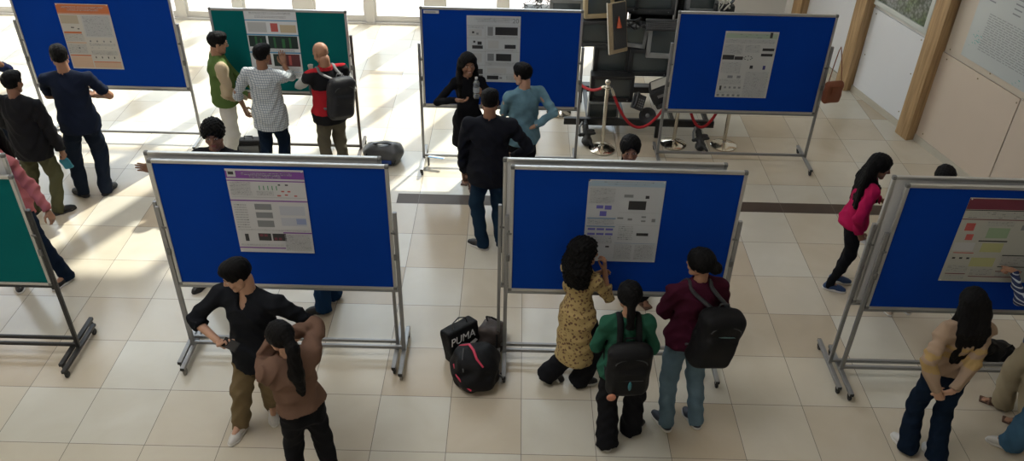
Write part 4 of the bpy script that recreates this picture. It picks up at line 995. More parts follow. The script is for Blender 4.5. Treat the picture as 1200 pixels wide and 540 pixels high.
# brown handbag hung on board post
hb=empty('leather_handbag',(7.82,4.63,.93),T(15),'brown leather handbag hanging on the right post of the green-headed poster board','bag')
F=Field((-.2,-.12,-.05),(.2,.12,.36),.008); F.box((0,0,.10),EYE3,(.115,.045,.125),.035,0).cone((-.08,0,.22),(.08,0,.22),.028,.028,.03); F.disp(wob(.003,38)); fobj('bag_body',F,LEATH,hb)
MB().tube([(-.09,0,.20),(-.06,.02,.42),(-.01,.06,.60),(.02,.08,.635),(.02,.06,.60),(.05,.02,.42),(.09,0,.20)],.008,8,flat=(1,.6)).build('strap',LEATH,hb)
MB().box((0,-.05,.14),(.10,.008,.09),bev=.003).build('flap',LEATH,hb)
# blue folded leaflet
lf=empty('folded_leaflet',(3.14,4.44,0),T(-12),'blue and white folded leaflet on the crossbar foot of the middle back board','leaflet')
MB().box((0,0,.128),(.20,.05,.006)).build('sheet',mat('leaflet_white',(.6,.62,.65),.5),lf); MB().box((0,-.012,.1325),(.19,.018,.002)).build('blue_print',ink('leaflet_blue',(.05,.22,.45)),lf)
MB().bar((-.10,0,.0),(-.10,0,.126),.02).build('prop',PLASTIC_G,lf)

# ------------------------------------------------------------------ the visitors
def worn_backpack(d,label,m,h=.44,w=.30,dp=.17,side=0,strapm=None,drop=0.,details=(),tilt=0):
    """backpack carried by the person dict d"""
    N=d['N'];F=d['F'];R=d['R'];up=d['up'];sc=d['sc']; B=d['B']; f=nrm(F-up*float(F@up)); r=nrm(np.cross(f,up))
    off=-f*(.135*sc+dp*.5)+r*side
    c=N-up*(.06+drop+h*.5)+off
    if tilt: 
        a=math.radians(tilt); r,u=nrm(r*math.cos(a)+up*math.sin(a)),nrm(up*math.cos(a)-r*math.sin(a))
    else: u=up
    root=empty('backpack',(float(B[0]),float(B[1]),0),0,label,'backpack')
    Fd=Field(c-V(.36,.36,.36),c+V(.36,.36,.36),.010)
    Fd.box(c,(r,f,u),(w/2,dp/2,h/2),.07,0).ell(c+u*h*.36,(r,f,u),(w*.42,dp*.48,h*.17),.05).box(c-f*dp*.42-u*h*.12,(r,f,u),(w*.40,dp*.22,h*.28),.04,.02)
    Fd.disp(wob(.004,24)); fobj('bag_body',Fd,m,root)
    sm=strapm or m
    for s in (-1,1):
        S=d['SH'][0 if s<0 else 1]*.45+N*.55
        p=[c+r*s*w*.22+u*h*.44+f*dp*.42, S-f*.075*sc+up*.012, S+up*.052*sc, S+f*.085*sc-up*.02, S+f*.135*sc-up*.14+r*s*.02, S+f*.10*sc-up*.27+r*s*.06, c+r*s*w*.40-u*h*.30+f*dp*.48]
        # smooth the path
        P=[Vector(map(float,x)) for x in p]; Q=[]
        for i in range(len(P)-1):
            a,b_,c_,e=P[max(i-1,0)],P[i],P[i+1],P[min(i+2,len(P)-1)]
            for t in (0,.25,.5,.75):
                Q.append(.5*((2*b_)+(c_-a)*t+(2*a-5*b_+4*c_-e)*t*t+(3*b_-a-3*c_+e)*t**3))
        Q.append(P[-1])
        MB().tube(Q,.024,10,flat=(1,.55)).build('shoulder_strap',sm,root)
    t=c+u*h*.5
    v=lambda x: Vector(map(float,x))
    MB().tube([v(t+r*.04+f*.05),v(t+r*.035+f*.05+u*.035),v(t-r*.035+f*.05+u*.035),v(t-r*.04+f*.05)],.007,7).build('handle',sm,root)
    b=c-f*(dp*.56+.008)
    zz=MB()
    zz.tube([v(b+r*w*.30-u*.02),v(b-r*w*.30-u*.02)],.004,6).tube([v(c-f*dp*.52+r*w*.36*math.cos(a*PI/8)+u*(h*.26+.12*h*math.sin(a*PI/8))) for a in range(9)],.0045,6).build('zip',CDG,root)
    for (nm,mt,du,dr,sz) in details:
        g=Field(b+r*dr+u*du-.12,b+r*dr+u*du+.12,.006); g.ell(b+r*dr+u*du-f*.012,(r,f,u),sz,.01); go=fobj(nm,g,mt,root)
    return root
def grip(d,i,k=.5): 
    W=d['WR'][i]; dr,n,_=d['HD'][i]; return W+dr*.085*d['sc']+nrm(n)*.030*d['sc']

NAVY=cloth('navy_polo',(.012,.017,.034)); BLK1=cloth('black_jacket',(.012,.012,.014),.7); OLIVE=cloth('olive_trousers',(.085,.085,.045)); DNAV=cloth('dark_navy_trousers',(.012,.018,.032))
JEAN=cloth('jeans_blue',(.045,.115,.20),vscale=9,var=.3); JEAND=cloth('jeans_dark',(.006,.013,.028),vscale=9,var=.3); PINKS=cloth('pink_sweater',(.42,.135,.14)); SHK=mat('shoe_black',(.012,.012,.013),.45); SHW=mat('shoe_white',(.55,.53,.50),.5)
SHB=mat('shoe_blue',(.02,.05,.13),.5); SHN=mat('shoe_navy',(.015,.02,.035),.55); WHT=cloth('white_trousers',(.55,.54,.50)); KHAKI=cloth('khaki_trousers',(.17,.125,.068)); BLKT=cloth('black_trousers',(.010,.010,.012)); 

# left edge
person('person in navy shirt mostly cut off at the left edge, hand raised near the face',1.72,(-1.92,4.10),95,[(-1.95,4.24,95),(-1.93,3.98,95)],
  hands=(dict(t=(-1.66,4.10,1.42),d=(.3,-.1,.9),n=(-1,0,0)),dict(t=(-1.72,3.90,1.28),d=(.5,0,.6),n=(-1,.3,0))),look=(0,10),top=dict(mat=cloth('navy_blue_shirt',(.018,.025,.075)),sleeve='mid'),bottom=dict(mat=DNAV),shoe=dict(mat=SHK),skin=1,seed=1)
p2=person('person seen from behind in black jacket and olive trousers holding a teal pouch',1.69,(-.98,3.22),10,[(-1.20,3.28,0),(-.89,3.26,50)],
  hands=(dict(t=(-1.15,3.47,.90)),dict(t=(-.68,3.20,.80),e=(.6,-.5,0),d=(.15,.15,-1),n=(-1,0,0),pose='grip')),look=(0,8),top=dict(mat=BLK1,hem=.44,fold=.007,thick=.03,sr=.008),bottom=dict(mat=OLIVE,fold=.006),shoe=dict(mat=SHK,sole=SOLE_K),skin=1,seed=2,w=1.14)
p3=person('person in dark navy polo and navy trousers facing the leftmost back board',1.80,(-.66,3.66),-8,[(-.88,3.62,-62),(-.58,3.72,10)],
  hands=(dict(t=(-.78,3.92,1.06),e=(-1,-.25,-.2),d=(.9,.3,.1),n=(0,-.3,1)),dict(t=(-.55,3.93,1.10),e=(1,-.25,-.2),d=(-.9,.3,.1),n=(0,-.3,1))),look=(-22,6),top=dict(mat=NAVY,sleeve='short',hem=.46),bottom=dict(mat=DNAV,fold=.006,style='cargo'),shoe=dict(mat=SHK,sole=SOLE_K),hair='quiff',skin=0,seed=3,w=1.16)
p4=person('person in pink sweater standing behind the left edge green board',1.72,(-.60,2.08),200,[(-.34,1.98,205),(-.74,1.92,150)],fem=True,
  hands=(dict(t=(-.24,2.00,.84),e=(.3,.5,-.5)),dict(t=(-.80,1.96,.84),e=(-.3,.5,-.5))),look=(0,25),top=dict(mat=PINKS,thick=.022,fold=.008),bottom=dict(mat=JEAND),shoe=dict(mat=SHK),hair='pony',skin=0,seed=4)
p5=person('person in black top standing behind the front left board, arm stretched to the left',1.83,(1.42,2.10),186,[(1.34,2.14,180),(1.02,1.99,205)],hipz=.52,
  hands=(dict(t=(1.6,1.88,1.10)),dict(t=(.83,2.06,1.29),e=(-.2,.2,-1),d=(-.95,.0,.35),n=(0,-1,0),pose='flat')),look=(-14,8),top=dict(mat=cloth('black_tshirt',(.010,.010,.012)),vneck=False),bottom=dict(mat=BLKT),shoe=dict(mat=SHK,sole=SOLE_K),hair='curly',skin=1,seed=5)
GRNV=cloth('varsity_green',(.085,.14,.04)); CREAM=cloth('varsity_cream',(.46,.37,.25)); 
def p_varsity(c,x):
    m=np.zeros(len(c),np.int32)
    for i in (0,1):
        S,E,W=x['SH'][i],x['EL'][i],x['WR'][i]
        for a,b_ in ((S,E),(E,W)):
            t=np.clip(((c-a)@(b_-a))/float((b_-a)@(b_-a)),0,1); dd=np.linalg.norm(c-(a+t[:,None]*(b_-a)),axis=1)
            lim=.072 if a is S else .075
            m[(dd<lim+.02)&((c-S)@((1 if i else -1)*x['R'])>-.022)]=1
    return m
p6=person('person in green varsity jacket with cream sleeves and white trousers',1.71,(.73,4.34),62,[(.63,4.46,60),(.73,4.24,70)],
  hands=(dict(t=(1.02,4.52,.97),e=(0,0,-1),d=(.8,-.3,-.2),n=(0,-.6,-.5)),dict(t=(.98,4.34,.94),e=(-.3,-.4,-1),d=(.7,.3,-.3),n=(-.3,.6,.3))),look=(6,12),top=dict(mat=[GRNV,CREAM],hem=.50,thick=.028,fold=.006,paint=p_varsity,name='jacket',collar=.035),bottom=dict(mat=WHT,style='straight'),shoe=dict(mat=SHW),hair='quiff',skin=0,seed=6,glasses=True,w=1.08)
CHK,Nn,Ll,bb=node_mat('check_shirt')
_tc=Nn.new('ShaderNodeTexCoord'); _sp=Nn.new('ShaderNodeSeparateXYZ'); Ll.new(_tc.outputs['Object'],_sp.inputs[0])
def _m(op,a,b_):
    n=Nn.new('ShaderNodeMath'); n.operation=op
    for i,x in enumerate((a,b_)):
        if isinstance(x,(int,float)): n.inputs[i].default_value=x
        else: Ll.new(x,n.inputs[i])
    return n.outputs[0]
_a=_m('LESS_THAN',_m('FRACT',_m('MULTIPLY',_sp.outputs[2],38),0),.22); _b=_m('LESS_THAN',_m('FRACT',_m('MULTIPLY',_m('ADD',_sp.outputs[0],_m('MULTIPLY',_sp.outputs[1],.7)),38),0),.22)
_c=_m('MINIMUM',_m('ADD',_a,_b),1.0); _mx=Nn.new('ShaderNodeMix'); _mx.data_type='RGBA'; Ll.new(_c,_mx.inputs[0]); _mx.inputs[6].default_value=(.50,.53,.55,1); _mx.inputs[7].default_value=(.17,.21,.25,1); Ll.new(_mx.outputs[2],bb.inputs['Base Color']); bb.inputs['Roughness'].default_value=.85
p7=person('person in white check shirt and dark jeans raising a hand to the green board',1.69,(1.31,4.06),8,[(1.18,4.04,0),(1.42,4.08,10)],
  hands=(dict(t=(.99,4.18,.86),e=(-.8,-.4,0)),dict(t=(1.42,4.50,1.27),e=(.8,0,-.8),d=(-.15,.35,.95),n=(-.2,1,0),pose='flat')),look=(14,8),top=dict(mat=CHK,sleeve='roll',hem=.42,fold=.006,collar=.03),bottom=dict(mat=JEAND),shoe=dict(mat=SHK),skin=1,seed=7,w=1.16)
REDJ=cloth('jacket_red',(.36,.018,.025)); BLJ=cloth('jacket_black',(.014,.014,.016)); GRSL=cloth('jacket_pale_grey_sleeve',(.42,.43,.42))
def p_race(c,x):
    m=np.ones(len(c),np.int32); z=(c-x['N'])@x['up']; m[z<-.20]=0; m[z<-.50]=1; m[z>.0]=0
    side=np.abs((c-x['P'])@x['R']); m[(z<-.2)&(side<.045)]=1
    for i in (0,1):
        S,E,W=x['SH'][i],x['EL'][i],x['WR'][i]
        for a,b_ in ((S*.72+E*.28,E),(E,W)):
            t=np.clip(((c-a)@(b_-a))/float((b_-a)@(b_-a)),-.0,1); dd=np.linalg.norm(c-(a+t[:,None]*(b_-a)),axis=1)
            m[(dd<.078)&(((c-S)@((1 if i else -1)*x['R']))>-.015)&((((c-a)@(b_-a)))>0)]=2
    return m
p8=person('person in red and black jacket with pale sleeves wearing a dark backpack',1.72,(1.99,4.10),-36,[(1.88,4.06,-35),(2.06,4.18,-25)],
  hands=(dict(t=(1.70,4.40,1.14),e=(-.9,-.6,-.6),d=(.1,.5,.9),n=(.8,.3,0),pose='pinch'),dict(t=(2.05,4.50,1.10),e=(.6,-.3,-.8),d=(-.6,.5,.3),n=(-.4,0,.8))),look=(-14,30),top=dict(mat=[REDJ,BLJ,GRSL],hem=.46,thick=.022,paint=p_race,name='jacket',collar=.035),bottom=dict(mat=cloth('grey_olive_trousers',(.10,.09,.065)),style='straight'),shoe=dict(mat=SHK),hair='bald',skin=0,seed=8,w=1.16)
worn_backpack(p8,'dark grey backpack worn by the person in the red and black jacket',mat('backpack_charcoal',(.018,.019,.022),.5,bump=.3,spec=.25),h=.47,w=.31,dp=.17,side=.05,strapm=mat('strap_grey',(.12,.12,.125),.6),tilt=-8)
p9=person('smiling person all in black facing the camera with a water bottle',1.68,(3.56,4.02),172,[(3.60,3.96,170),(3.52,4.12,190)],fem=True,smile=True,
  hands=(dict(t=(3.71,3.84,1.28),e=(.6,.3,-.6),d=(.0,-.45,.5),n=(-1,-.1,.2),pose='grip'),dict(t=(3.46,3.76,1.24),e=(-1,.1,-.5),d=(.9,-.25,0),n=(0,.2,1),pose='relax')),look=(-10,2),top=dict(mat=cloth('black_kurta',(.008,.008,.010)),hem=.34,hemr=.20,thick=.010,fold=.004),bottom=dict(mat=BLKT,style='slim'),shoe=dict(mat=mat('sandal_brown',(.10,.05,.03),.6),style='sandal'),hair='longloose',skin=1,seed=9)
p10=person('person seen from behind in black jacket and blue jeans in the middle of the hall',1.80,(3.84,2.85),0,[(3.72,2.80,-60),(3.96,2.84,-12)],
  hands=(dict(t=(3.575,2.90,.86),e=(-.8,-.4,0)),dict(t=(4.08,2.98,1.00),e=(.9,-.4,0))),look=(0,18),top=dict(mat=cloth('black_navy_jacket',(.010,.011,.016),.7),hem=.44,thick=.026,fold=.008,name='jacket',collar=.045),bottom=dict(mat=cloth('jeans_indigo',(.010,.026,.050),vscale=9,var=.3),style='straight'),shoe=dict(mat=SHK,sole=SOLE_W),skin=1,seed=10,w=1.16)
DEN=cloth('denim_shirt',(.13,.24,.30),vscale=14,var=.35)
p11=person('person in pale blue denim shirt looking left beside the middle back board',1.70,(4.18,3.72),-28,[(4.08,3.72,-30),(4.28,3.76,-20)],
  hands=(dict(t=(4.06,3.98,1.00),e=(-.6,-.3,-.6)),dict(t=(4.30,3.62,1.02),e=(1.0,-.25,.2),d=(-.7,.3,-.6),n=(-.5,.4,0))),look=(-30,10),top=dict(mat=DEN,hem=.46,fold=.006,name='denim_shirt',collar=.035),bottom=dict(mat=BLKT),shoe=dict(mat=SHK),skin=2,seed=11,w=1.1)
p12=person('smiling person whose head shows over the top of the front middle board',1.79,(5.11,2.05),182,[(5.26,2.0,170),(5.40,1.92,150)],fem=True,smile=True,hands=(dict(t=(5.2,1.72,1.05)),dict(t=(4.95,1.75,1.05))),look=(0,2),
  top=dict(mat=cloth('pale_pink_top',(.40,.26,.27))),bottom=dict(mat=BLKT,style='wide'),shoe=dict(mat=MATS['sandal_brown'],style='sandal'),hair='pony',skin=1,seed=12)
RSW=cloth('crimson_sweater',(.40,.012,.075),var=.1)
p13=person('person in crimson sweater and black leggings standing at the front right board',1.58,(7.36,2.24),95,[(7.46,2.34,110),(7.36,2.20,110)],fem=True,lean=(.03,-.03),
  hands=(dict(t=(7.62,2.32,1.00),e=(.2,.4,-.8)),dict(t=(7.36,2.06,.80),e=(-.5,-.4,0),d=(.5,-.2,-.75),n=(0,.8,.3),pose='pinch')),look=(18,14),top=dict(mat=RSW,hem=.50,thick=.020,fold=.007,sr=.004),bottom=dict(mat=BLKT,style='slim'),shoe=dict(mat=SHB),w=1.08,hair='long',skin=1,seed=13)
p14=person('person behind the front right board, only the top of the head showing',1.68,(7.84,1.90),183,[(7.78,1.92,180),(7.98,1.95,180)],hands=(dict(t=(7.95,1.7,1.0)),dict(t=(7.7,1.7,1.0))),look=(0,30),top=dict(mat=cloth('grey_shirt',(.1,.1,.11))),bottom=dict(mat=BLKT),shoe=dict(mat=mat('shoe_beige',(.33,.26,.2),.6)),hair='short',skin=1,seed=14)
BLS=cloth('black_shirt',(.010,.011,.014),.8)
p15=person('person in black shirt and khaki trousers looking left, holding a phone',1.78,(2.21,.16),194,[(2.15,.34,165),(1.91,.12,195)],
  hands=(dict(t=(2.46,.10,1.02),e=(.9,.2,.1),d=(-.5,-.7,-.3),n=(-.5,.5,0)),dict(t=(2.00,.0,1.13),e=(-1,.2,-.15),d=(.80,-.45,.05),n=(0,.25,1),pose='pinch')),look=(52,22),top=dict(mat=BLS,sleeve='roll',hem=.455,fold=.007,vneck=True,thick=.018),bottom=dict(mat=KHAKI,style='cargo',fold=.007),shoe=dict(mat=SHW),skin=2,seed=15,w=1.17,hair='quiff')
BRSW=cloth('brown_sweater',(.15,.088,.062),var=.1)
p16=person('person with glasses in brown sweater and black trousers, hands raised to the face',1.60,(2.64,-.36),-38,[(2.50,-.36,-20),(2.78,-.32,-20)],fem=True,lean=(-.05,.03),
  hands=(dict(t=(2.46,-.20,1.36),e=(-.35,-.2,-1),d=(.2,.1,1),n=(.4,-.8,0),pose='pinch'),dict(t=(2.56,-.14,1.36),e=(.6,.3,-.35),d=(-.6,.2,.6),n=(0,-1,0),pose='relax')),look=(-12,16),top=dict(mat=BRSW,hem=.565,thick=.034,fold=.009,hemr=.19,sr=.010),bottom=dict(mat=BLKT,style='straight'),shoe=dict(mat=SHK),w=1.12,hair='pony',skin=2,seed=16,glasses=mat('glasses_clear',(.45,.45,.45),.3))
FLR,Nn,Ll,bb=node_mat('floral_kurta')
_tc=Nn.new('ShaderNodeTexCoord'); _v=Nn.new('ShaderNodeTexVoronoi'); _v.inputs['Scale'].default_value=34; Ll.new(_tc.outputs['Object'],_v.inputs['Vector'])
_n=Nn.new('ShaderNodeTexNoise'); _n.inputs['Scale'].default_value=48; _n.inputs['Detail'].default_value=2; Ll.new(_tc.outputs['Object'],_n.inputs['Vector'])
_ad=Nn.new('ShaderNodeMath'); _ad.operation='ADD'; Ll.new(_v.outputs['Distance'],_ad.inputs[0]); Ll.new(_n.outputs['Fac'],_ad.inputs[1])
_cr=Nn.new('ShaderNodeValToRGB'); _cr.color_ramp.interpolation='CONSTANT'; _cr.color_ramp.elements[0].color=(.14,.07,.04,1); _cr.color_ramp.elements[1].position=.86; _cr.color_ramp.elements[1].color=(.40,.29,.12,1)
_e=_cr.color_ramp.elements.new(.76); _e.color=(.20,.12,.05,1); Ll.new(_ad.outputs[0],_cr.inputs[0]); Ll.new(_cr.outputs[0],bb.inputs['Base Color']); bb.inputs['Roughness'].default_value=.85
p17=person('person in a floral yellow kurta at the front middle board, one heel lifted',1.58,(4.64,.80),38,[(4.52,.84,75,.07),(4.76,.80,80)],fem=True,heelup=(55,0),hipz=.50,
  hands=(dict(t=(4.78,1.0,1.05)),dict(t=(4.83,.88,1.20),e=(.3,-.2,-1),d=(.02,.2,.95),n=(-.9,.3,0),pose='pinch')),look=(48,-2),top=dict(mat=FLR,sleeve='mid',hem=.20,hemr=.195,fold=.006,name='kurta'),bottom=dict(mat=BLKT,style='wide'),shoe=dict(mat=SHK,sole=SOLE_W),hair='curlylong',skin=0,seed=17)
GRT=cloth('green_top',(.022,.095,.060))
p18=person('person in green top and black trousers with a black backpack, back to the camera',1.60,(4.94,.17),-4,[(4.88,.16,-8),(5.14,.30,50)],fem=True,
  hands=(dict(t=(4.85,.38,.98),e=(-.5,-.3,-1)),dict(t=(5.03,.38,.98),e=(.5,-.3,-1))),look=(0,22),top=dict(mat=GRT,sleeve='mid',hem=.48),bottom=dict(mat=BLKT,style='wide',fold=.006),shoe=dict(mat=SHK,sole=SOLE_W),hair='plait',skin=0,seed=18,w=1.08)
worn_backpack(p18,'black backpack with an orange flower charm on the person in green',NYL,h=.46,w=.32,dp=.15,drop=.05,
  details=[('flower_charm',mat('charm_orange',(.50,.20,.12),.6),-.17,-.125,(.036,.014,.034)),('blue_charm',mat('charm_teal',(.03,.16,.19),.5),-.06,.0,(.014,.012,.045))])
MAR=cloth('maroon_hoodie',(.050,.008,.020))
p19=person('person in maroon hoodie and light jeans at the front middle board',1.72,(5.49,.46),-12,[(5.36,.38,-28),(5.62,.42,-22)],fem=True,
  hands=(dict(t=(5.46,.70,1.12),e=(-.6,-.1,-1),d=(.9,.2,0),n=(0,-1,0)),dict(t=(5.52,.70,1.14),e=(.6,-.1,-1),d=(-.9,.2,0),n=(0,-1,0))),look=(-38,8),top=dict(mat=MAR,hem=.50,thick=.028,fold=.008,name='hoodie',collar=.04,sr=.004),bottom=dict(mat=cloth('jeans_light',(.105,.165,.21),vscale=9,var=.3),style='straight'),shoe=dict(mat=SHN,sole=SOLE_W),hair='bun',skin=0,seed=19,w=1.18)
worn_backpack(p19,'large black backpack on the person in the maroon hoodie',NYL,h=.50,w=.34,dp=.20,drop=.05,side=.09,tilt=-10,strapm=mat('strap_dark',(.03,.032,.036),.6),details=[('reflective_strip',mat('strip_teal_grey',(.06,.13,.13),.4),.12,0.,(.08,.006,.006))])
BEI=cloth('beige_sweater',(.32,.225,.155)); YBD=cloth('sweater_yellow_band',(.36,.24,.10))
def p_band(c,x):
    m=np.zeros(len(c),np.int32); z=(c-x['N'])@x['up']; m[(z<-.14)&(z>-.17)]=1; m[(z<-.20)&(z>-.26)]=1; return m
p20=person('person in cropped beige sweater with hands clasped behind the back',1.62,(7.38,.14),-6,[(7.30,.20,-20),(7.50,.10,-5)],fem=True,lean=(.01,.02),
  hands=(dict(t=(7.18,-.12,.93),e=(-1,-.5,.2),d=(.45,-.1,-.8),n=(.4,.6,0),pose='grip'),dict(t=(7.30,-.11,.90),e=(1,-.5,.2),d=(-.75,.0,-.3),n=(-.2,.8,.2),pose='grip')),look=(12,32),top=dict(mat=[BEI,YBD],hem=.575,hemr=.17,thick=.022,fold=.007,paint=p_band,sr=.006),bottom=dict(mat=JEAND,style='flare'),shoe=dict(mat=SHW),hair='long',skin=2,seed=20,w=1.15)
STR,Nn,Ll,bb=node_mat('striped_shirt')
_tc=Nn.new('ShaderNodeTexCoord'); _w=Nn.new('ShaderNodeTexWave'); _w.bands_direction='Z'; _w.inputs['Scale'].default_value=11; Ll.new(_tc.outputs['Object'],_w.inputs['Vector'])
_cr=Nn.new('ShaderNodeValToRGB'); _cr.color_ramp.interpolation='CONSTANT'; _cr.color_ramp.elements[0].color=(.012,.022,.075,1); _cr.color_ramp.elements[1].position=.82; _cr.color_ramp.elements[1].color=(.40,.42,.45,1); Ll.new(_w.outputs['Fac'],_cr.inputs[0]); Ll.new(_cr.outputs[0],bb.inputs['Base Color']); bb.inputs['Roughness'].default_value=.85
p21=person('person at the right edge in striped navy shirt and cream trousers, pointing at poster',1.60,(8.38,.62),-35,[(8.27,.68,-60),(8.36,.44,-60)],fem=True,
  hands=(dict(t=(8.10,.90,1.27),e=(-.3,-.5,-.8),d=(-.92,.25,.12),n=(-.2,0,-1),pose='point'),dict(t=(8.62,.86,1.0))),look=(0,15),top=dict(mat=STR,hem=.46),bottom=dict(mat=cloth('cream_wide_trousers',(.36,.30,.20)),style='wide'),shoe=dict(mat=MATS['sandal_brown'],style='sandal'),hair='long',skin=0,seed=21)
p22=person('person at the bottom right corner in blue jeans and white sneaker',1.66,(8.32,.12),-60,[(8.12,.22,-62),(8.36,-.06,-40)],hands=(None,None),top=dict(mat=cloth('dark_top',(.03,.03,.04))),bottom=dict(mat=cloth('jeans_mid',(.05,.12,.20),vscale=9,var=.3),style='wide'),shoe=dict(mat=SHW),hair='short',skin=0,seed=22)
p23=person('person hidden behind the front left board in flared jeans and pointed black shoes',1.62,(2.36,1.78),215,[(2.30,1.86,262),(2.24,1.66,262)][::-1],fem=True,hands=(dict(t=(2.5,1.55,1.0)),dict(t=(2.2,1.55,1.0))),look=(0,10),top=dict(mat=cloth('grey_top',(.08,.08,.09))),bottom=dict(mat=cloth('jeans_navy',(.010,.035,.085)),style='flare'),shoe=dict(mat=SHK,sole=SOLE_K),hair='plait',skin=0,seed=23)

# things held in hands
def place(o,p,d,n):
    """local z along d, local -y along n"""
    z=Vector(map(float,nrm(d))); y=-Vector(map(float,n)); y=(y-z*y.dot(z)).normalized(); x=y.cross(z)
    o.matrix_world=Matrix(((x[0],y[0],z[0],float(p[0])),(x[1],y[1],z[1],float(p[1])),(x[2],y[2],z[2],float(p[2])),(0,0,0,1)))
g=grip(p15,1)+p15['B']
o=empty('smartphone',tuple(map(float,g)),0,'black smartphone in the hand of the person in black shirt and khaki trousers','phone'); place(o,g+V(.035,-.045,.02),V(.80,-.50,.1),V(-.1,-.5,.85))
MB().box((0,0,0),(.072,.008,.150),bev=.003).build('casing',mat('phone_black',(.012,.012,.014),.25),o); MB().box((0,-.0045,0),(.066,.001,.140)).build('screen',mat('phone_screen',(.008,.008,.01),.08),o)
g=grip(p9,0)+p9['B']
WATER=mat('bottle_plastic',(.55,.60,.62),.12); WATER.node_tree.nodes['Principled BSDF'].inputs['Transmission Weight'].default_value=.75
o=empty('water_bottle',(0,0,0),0,'clear plastic water bottle held up by the smiling person in black','bottle'); place(o,g+V(-.015,-.01,-.08),V(.0,.05,1),V(0,-1,0))
MB().lathe([(0,0),(.030,0),(.034,.01),(.034,.05),(.031,.055),(.034,.06),(.034,.13),(.031,.135),(.034,.14),(.034,.165),(.026,.19),(.013,.207),(.013,.220),(0,.22)],24).build('bottle_body',WATER,o)
MB().lathe([(0,.215),(.015,.215),(.015,.236),(0,.236)],16).build('cap',mat('cap_white',(.55,.55,.56),.4),o); MB().lathe([(.0345,.07),(.0350,.07),(.0350,.125),(.0345,.125)],24).build('label_band',mat('band_grey',(.30,.32,.34),.4),o)
g=grip(p2,1)+p2['B']
o=empty('teal_pouch',(0,0,0),0,'teal pouch hanging from the hand of the person in olive trousers','pouch'); place(o,g+V(.02,0,-.07),V(.25,.1,-.9),V(0,-1,0))
F=Field((-.1,-.06,-.12),(.1,.06,.12),.006); F.box((0,0,.01),EYE3,(.050,.018,.065),.016,0); F.disp(wob(.003,50)); fobj('pouch_body',F,mat('pouch_teal',(.01,.17,.24),.5),o)
MB().tube([(0,0,-.05),(.01,.0,-.10),(-.01,.01,-.12)],.004,6).build('cord',CDG,o)
g=grip(p13,1)+p13['B']
o=empty('folded_tissue',(0,0,0),0,'small white paper held by the person in the crimson sweater','paper'); place(o,g+V(.03,-.03,-.02),V(.8,-.3,-.3),V(0,-.6,.8))
MB().add([(-.03,0,-.04),(.03,.006,-.04),(.034,.0,.03),(-.028,.010,.04),(-.03,.004,-.04),(.03,.010,-.04),(.034,.004,.03),(-.028,.014,.04)],[(0,1,2,3),(7,6,5,4),(0,4,5,1),(1,5,6,2),(2,6,7,3),(3,7,4,0)]).build('sheet',mat('tissue_white',(.6,.6,.58),.7),o)
g=grip(p8,0)+p8['B']
o=empty('paper_cup',(0,0,0),0,'small pale cup in the hand of the person in the red and black jacket','cup'); place(o,g+V(-.005,.02,.03),V(0,.0,1),V(0,-1,0))
MB().lathe([(0,-.035),(.022,-.035),(.030,.04),(.032,.042),(.028,.042),(.020,-.03),(0,-.03)],20).build('cup_body',mat('cup_white',(.55,.54,.5),.6),o)
# jug-like small things at the feet of the maroon hoodie woman
o=empty('small_caster_trolley_bag',(5.93,.98,0),T(20),'small pale and black bag on the floor behind the large black backpack','bag') if False else None

# ------------------------------------------------------------------ light
w=bpy.data.worlds.new('sky'); SC.world=w; w.use_nodes=True; nt=w.node_tree; N=nt.nodes; L=nt.links
bgn=N['Background']; tc=N.new('ShaderNodeTexCoord'); sp=N.new('ShaderNodeSeparateXYZ'); L.new(tc.outputs['Generated'],sp.inputs[0])
cr=N.new('ShaderNodeValToRGB'); L.new(sp.outputs[2],cr.inputs[0]); cr.color_ramp.elements[0].position=.30; cr.color_ramp.elements[0].color=(.34,.34,.32,1); _e=cr.color_ramp.elements.new(.52); _e.color=(1,.985,.96,1); cr.color_ramp.elements[-1].position=.85; cr.color_ramp.elements[1].color=(.72,.84,1,1)
L.new(cr.outputs[0],bgn.inputs[0]); bgn.inputs[1].default_value=3.0
sd=bpy.data.lights.new('sun','SUN'); sd.energy=3.5; sd.angle=T(.9); sd.color=(1,.95,.86)
so=bpy.data.objects.new('sun',sd); COL.objects.link(so); el=T(47)
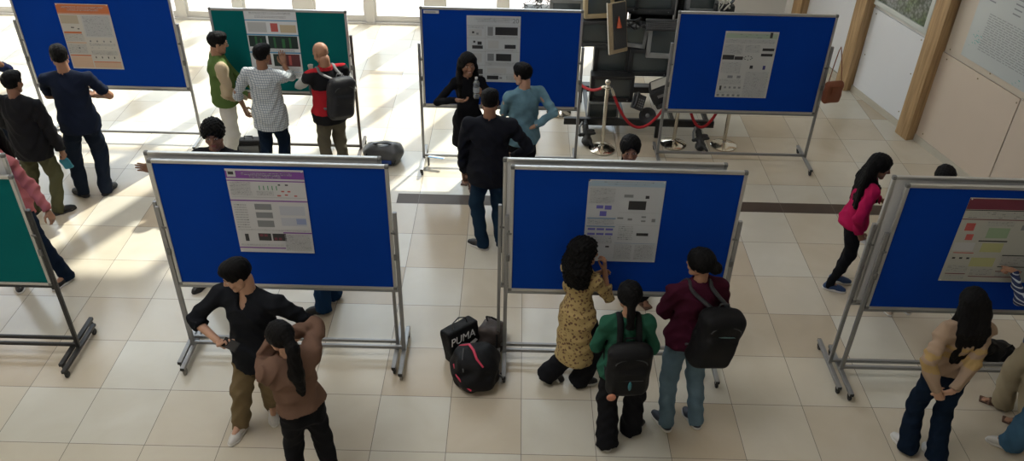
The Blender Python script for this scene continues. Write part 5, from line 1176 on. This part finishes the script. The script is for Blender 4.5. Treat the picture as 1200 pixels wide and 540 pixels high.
dv=Vector((-.44*math.cos(el),-.898*math.cos(el),-math.sin(el))); so.rotation_euler=dv.to_track_quat('-Z','Y').to_euler(); so.location=(6,20,12)
for nm,loc,rot,sx,sy in (('facade_portal',(-.1,YB+.3,ZG/2),(-PI/2,0,0),12.6,ZG),('added_opening_portal',((SX0+SX1)/2,(SY0+SY1)/2,ZC+.25),(0,0,0),SX1-SX0,SY1-SY0)):  # second portal covers the ceiling opening added for front light
    pl=bpy.data.lights.new(nm,'AREA'); pl.shape='RECTANGLE'; pl.size=sx; pl.size_y=sy
    try: pl.cycles.is_portal=True
    except Exception: pass
    po=bpy.data.objects.new(nm,pl); COL.objects.link(po); po.location=loc; po.rotation_euler=rot

# ------------------------------------------------------------------ camera
cam=bpy.data.cameras.new('camera'); co=bpy.data.objects.new('camera',cam); COL.objects.link(co); SC.camera=co
FPX,PIT,YAW,ROL=984.3,.61036,.000778,.025386
cam.sensor_fit='HORIZONTAL'; cam.sensor_width=36; cam.lens=FPX/1200*36; cam.clip_start=.05; cam.clip_end=300
cp,sp_,cy,sy,cr_,sr_=math.cos(PIT),math.sin(PIT),math.cos(YAW),math.sin(YAW),math.cos(ROL),math.sin(ROL)
fwd=Vector((sy*cp,cy*cp,-sp_)); rt=Vector((cy,-sy,0)); upv=rt.cross(fwd)
r2=rt*cr_+upv*sr_; u2=-rt*sr_+upv*cr_
co.matrix_world=Matrix(((r2[0],u2[0],-fwd[0],4.0799),(r2[1],u2[1],-fwd[1],-4.4624),(r2[2],u2[2],-fwd[2],5.2935),(0,0,0,1)))
vs_=SC.view_settings; vs_.view_transform='Standard'; vs_.look='None'; vs_.gamma=1; vs_.use_curve_mapping=False; vs_.exposure=1.12
try:
    SC.cycles.use_denoising=True; SC.cycles.denoiser='OPENIMAGEDENOISE'; SC.cycles.max_bounces=8; SC.cycles.diffuse_bounces=4; SC.cycles.glossy_bounces=3; SC.cycles.transparent_max_bounces=8; SC.cycles.caustics_reflective=False; SC.cycles.caustics_refractive=False; SC.cycles.sample_clamp_indirect=6
except Exception: pass
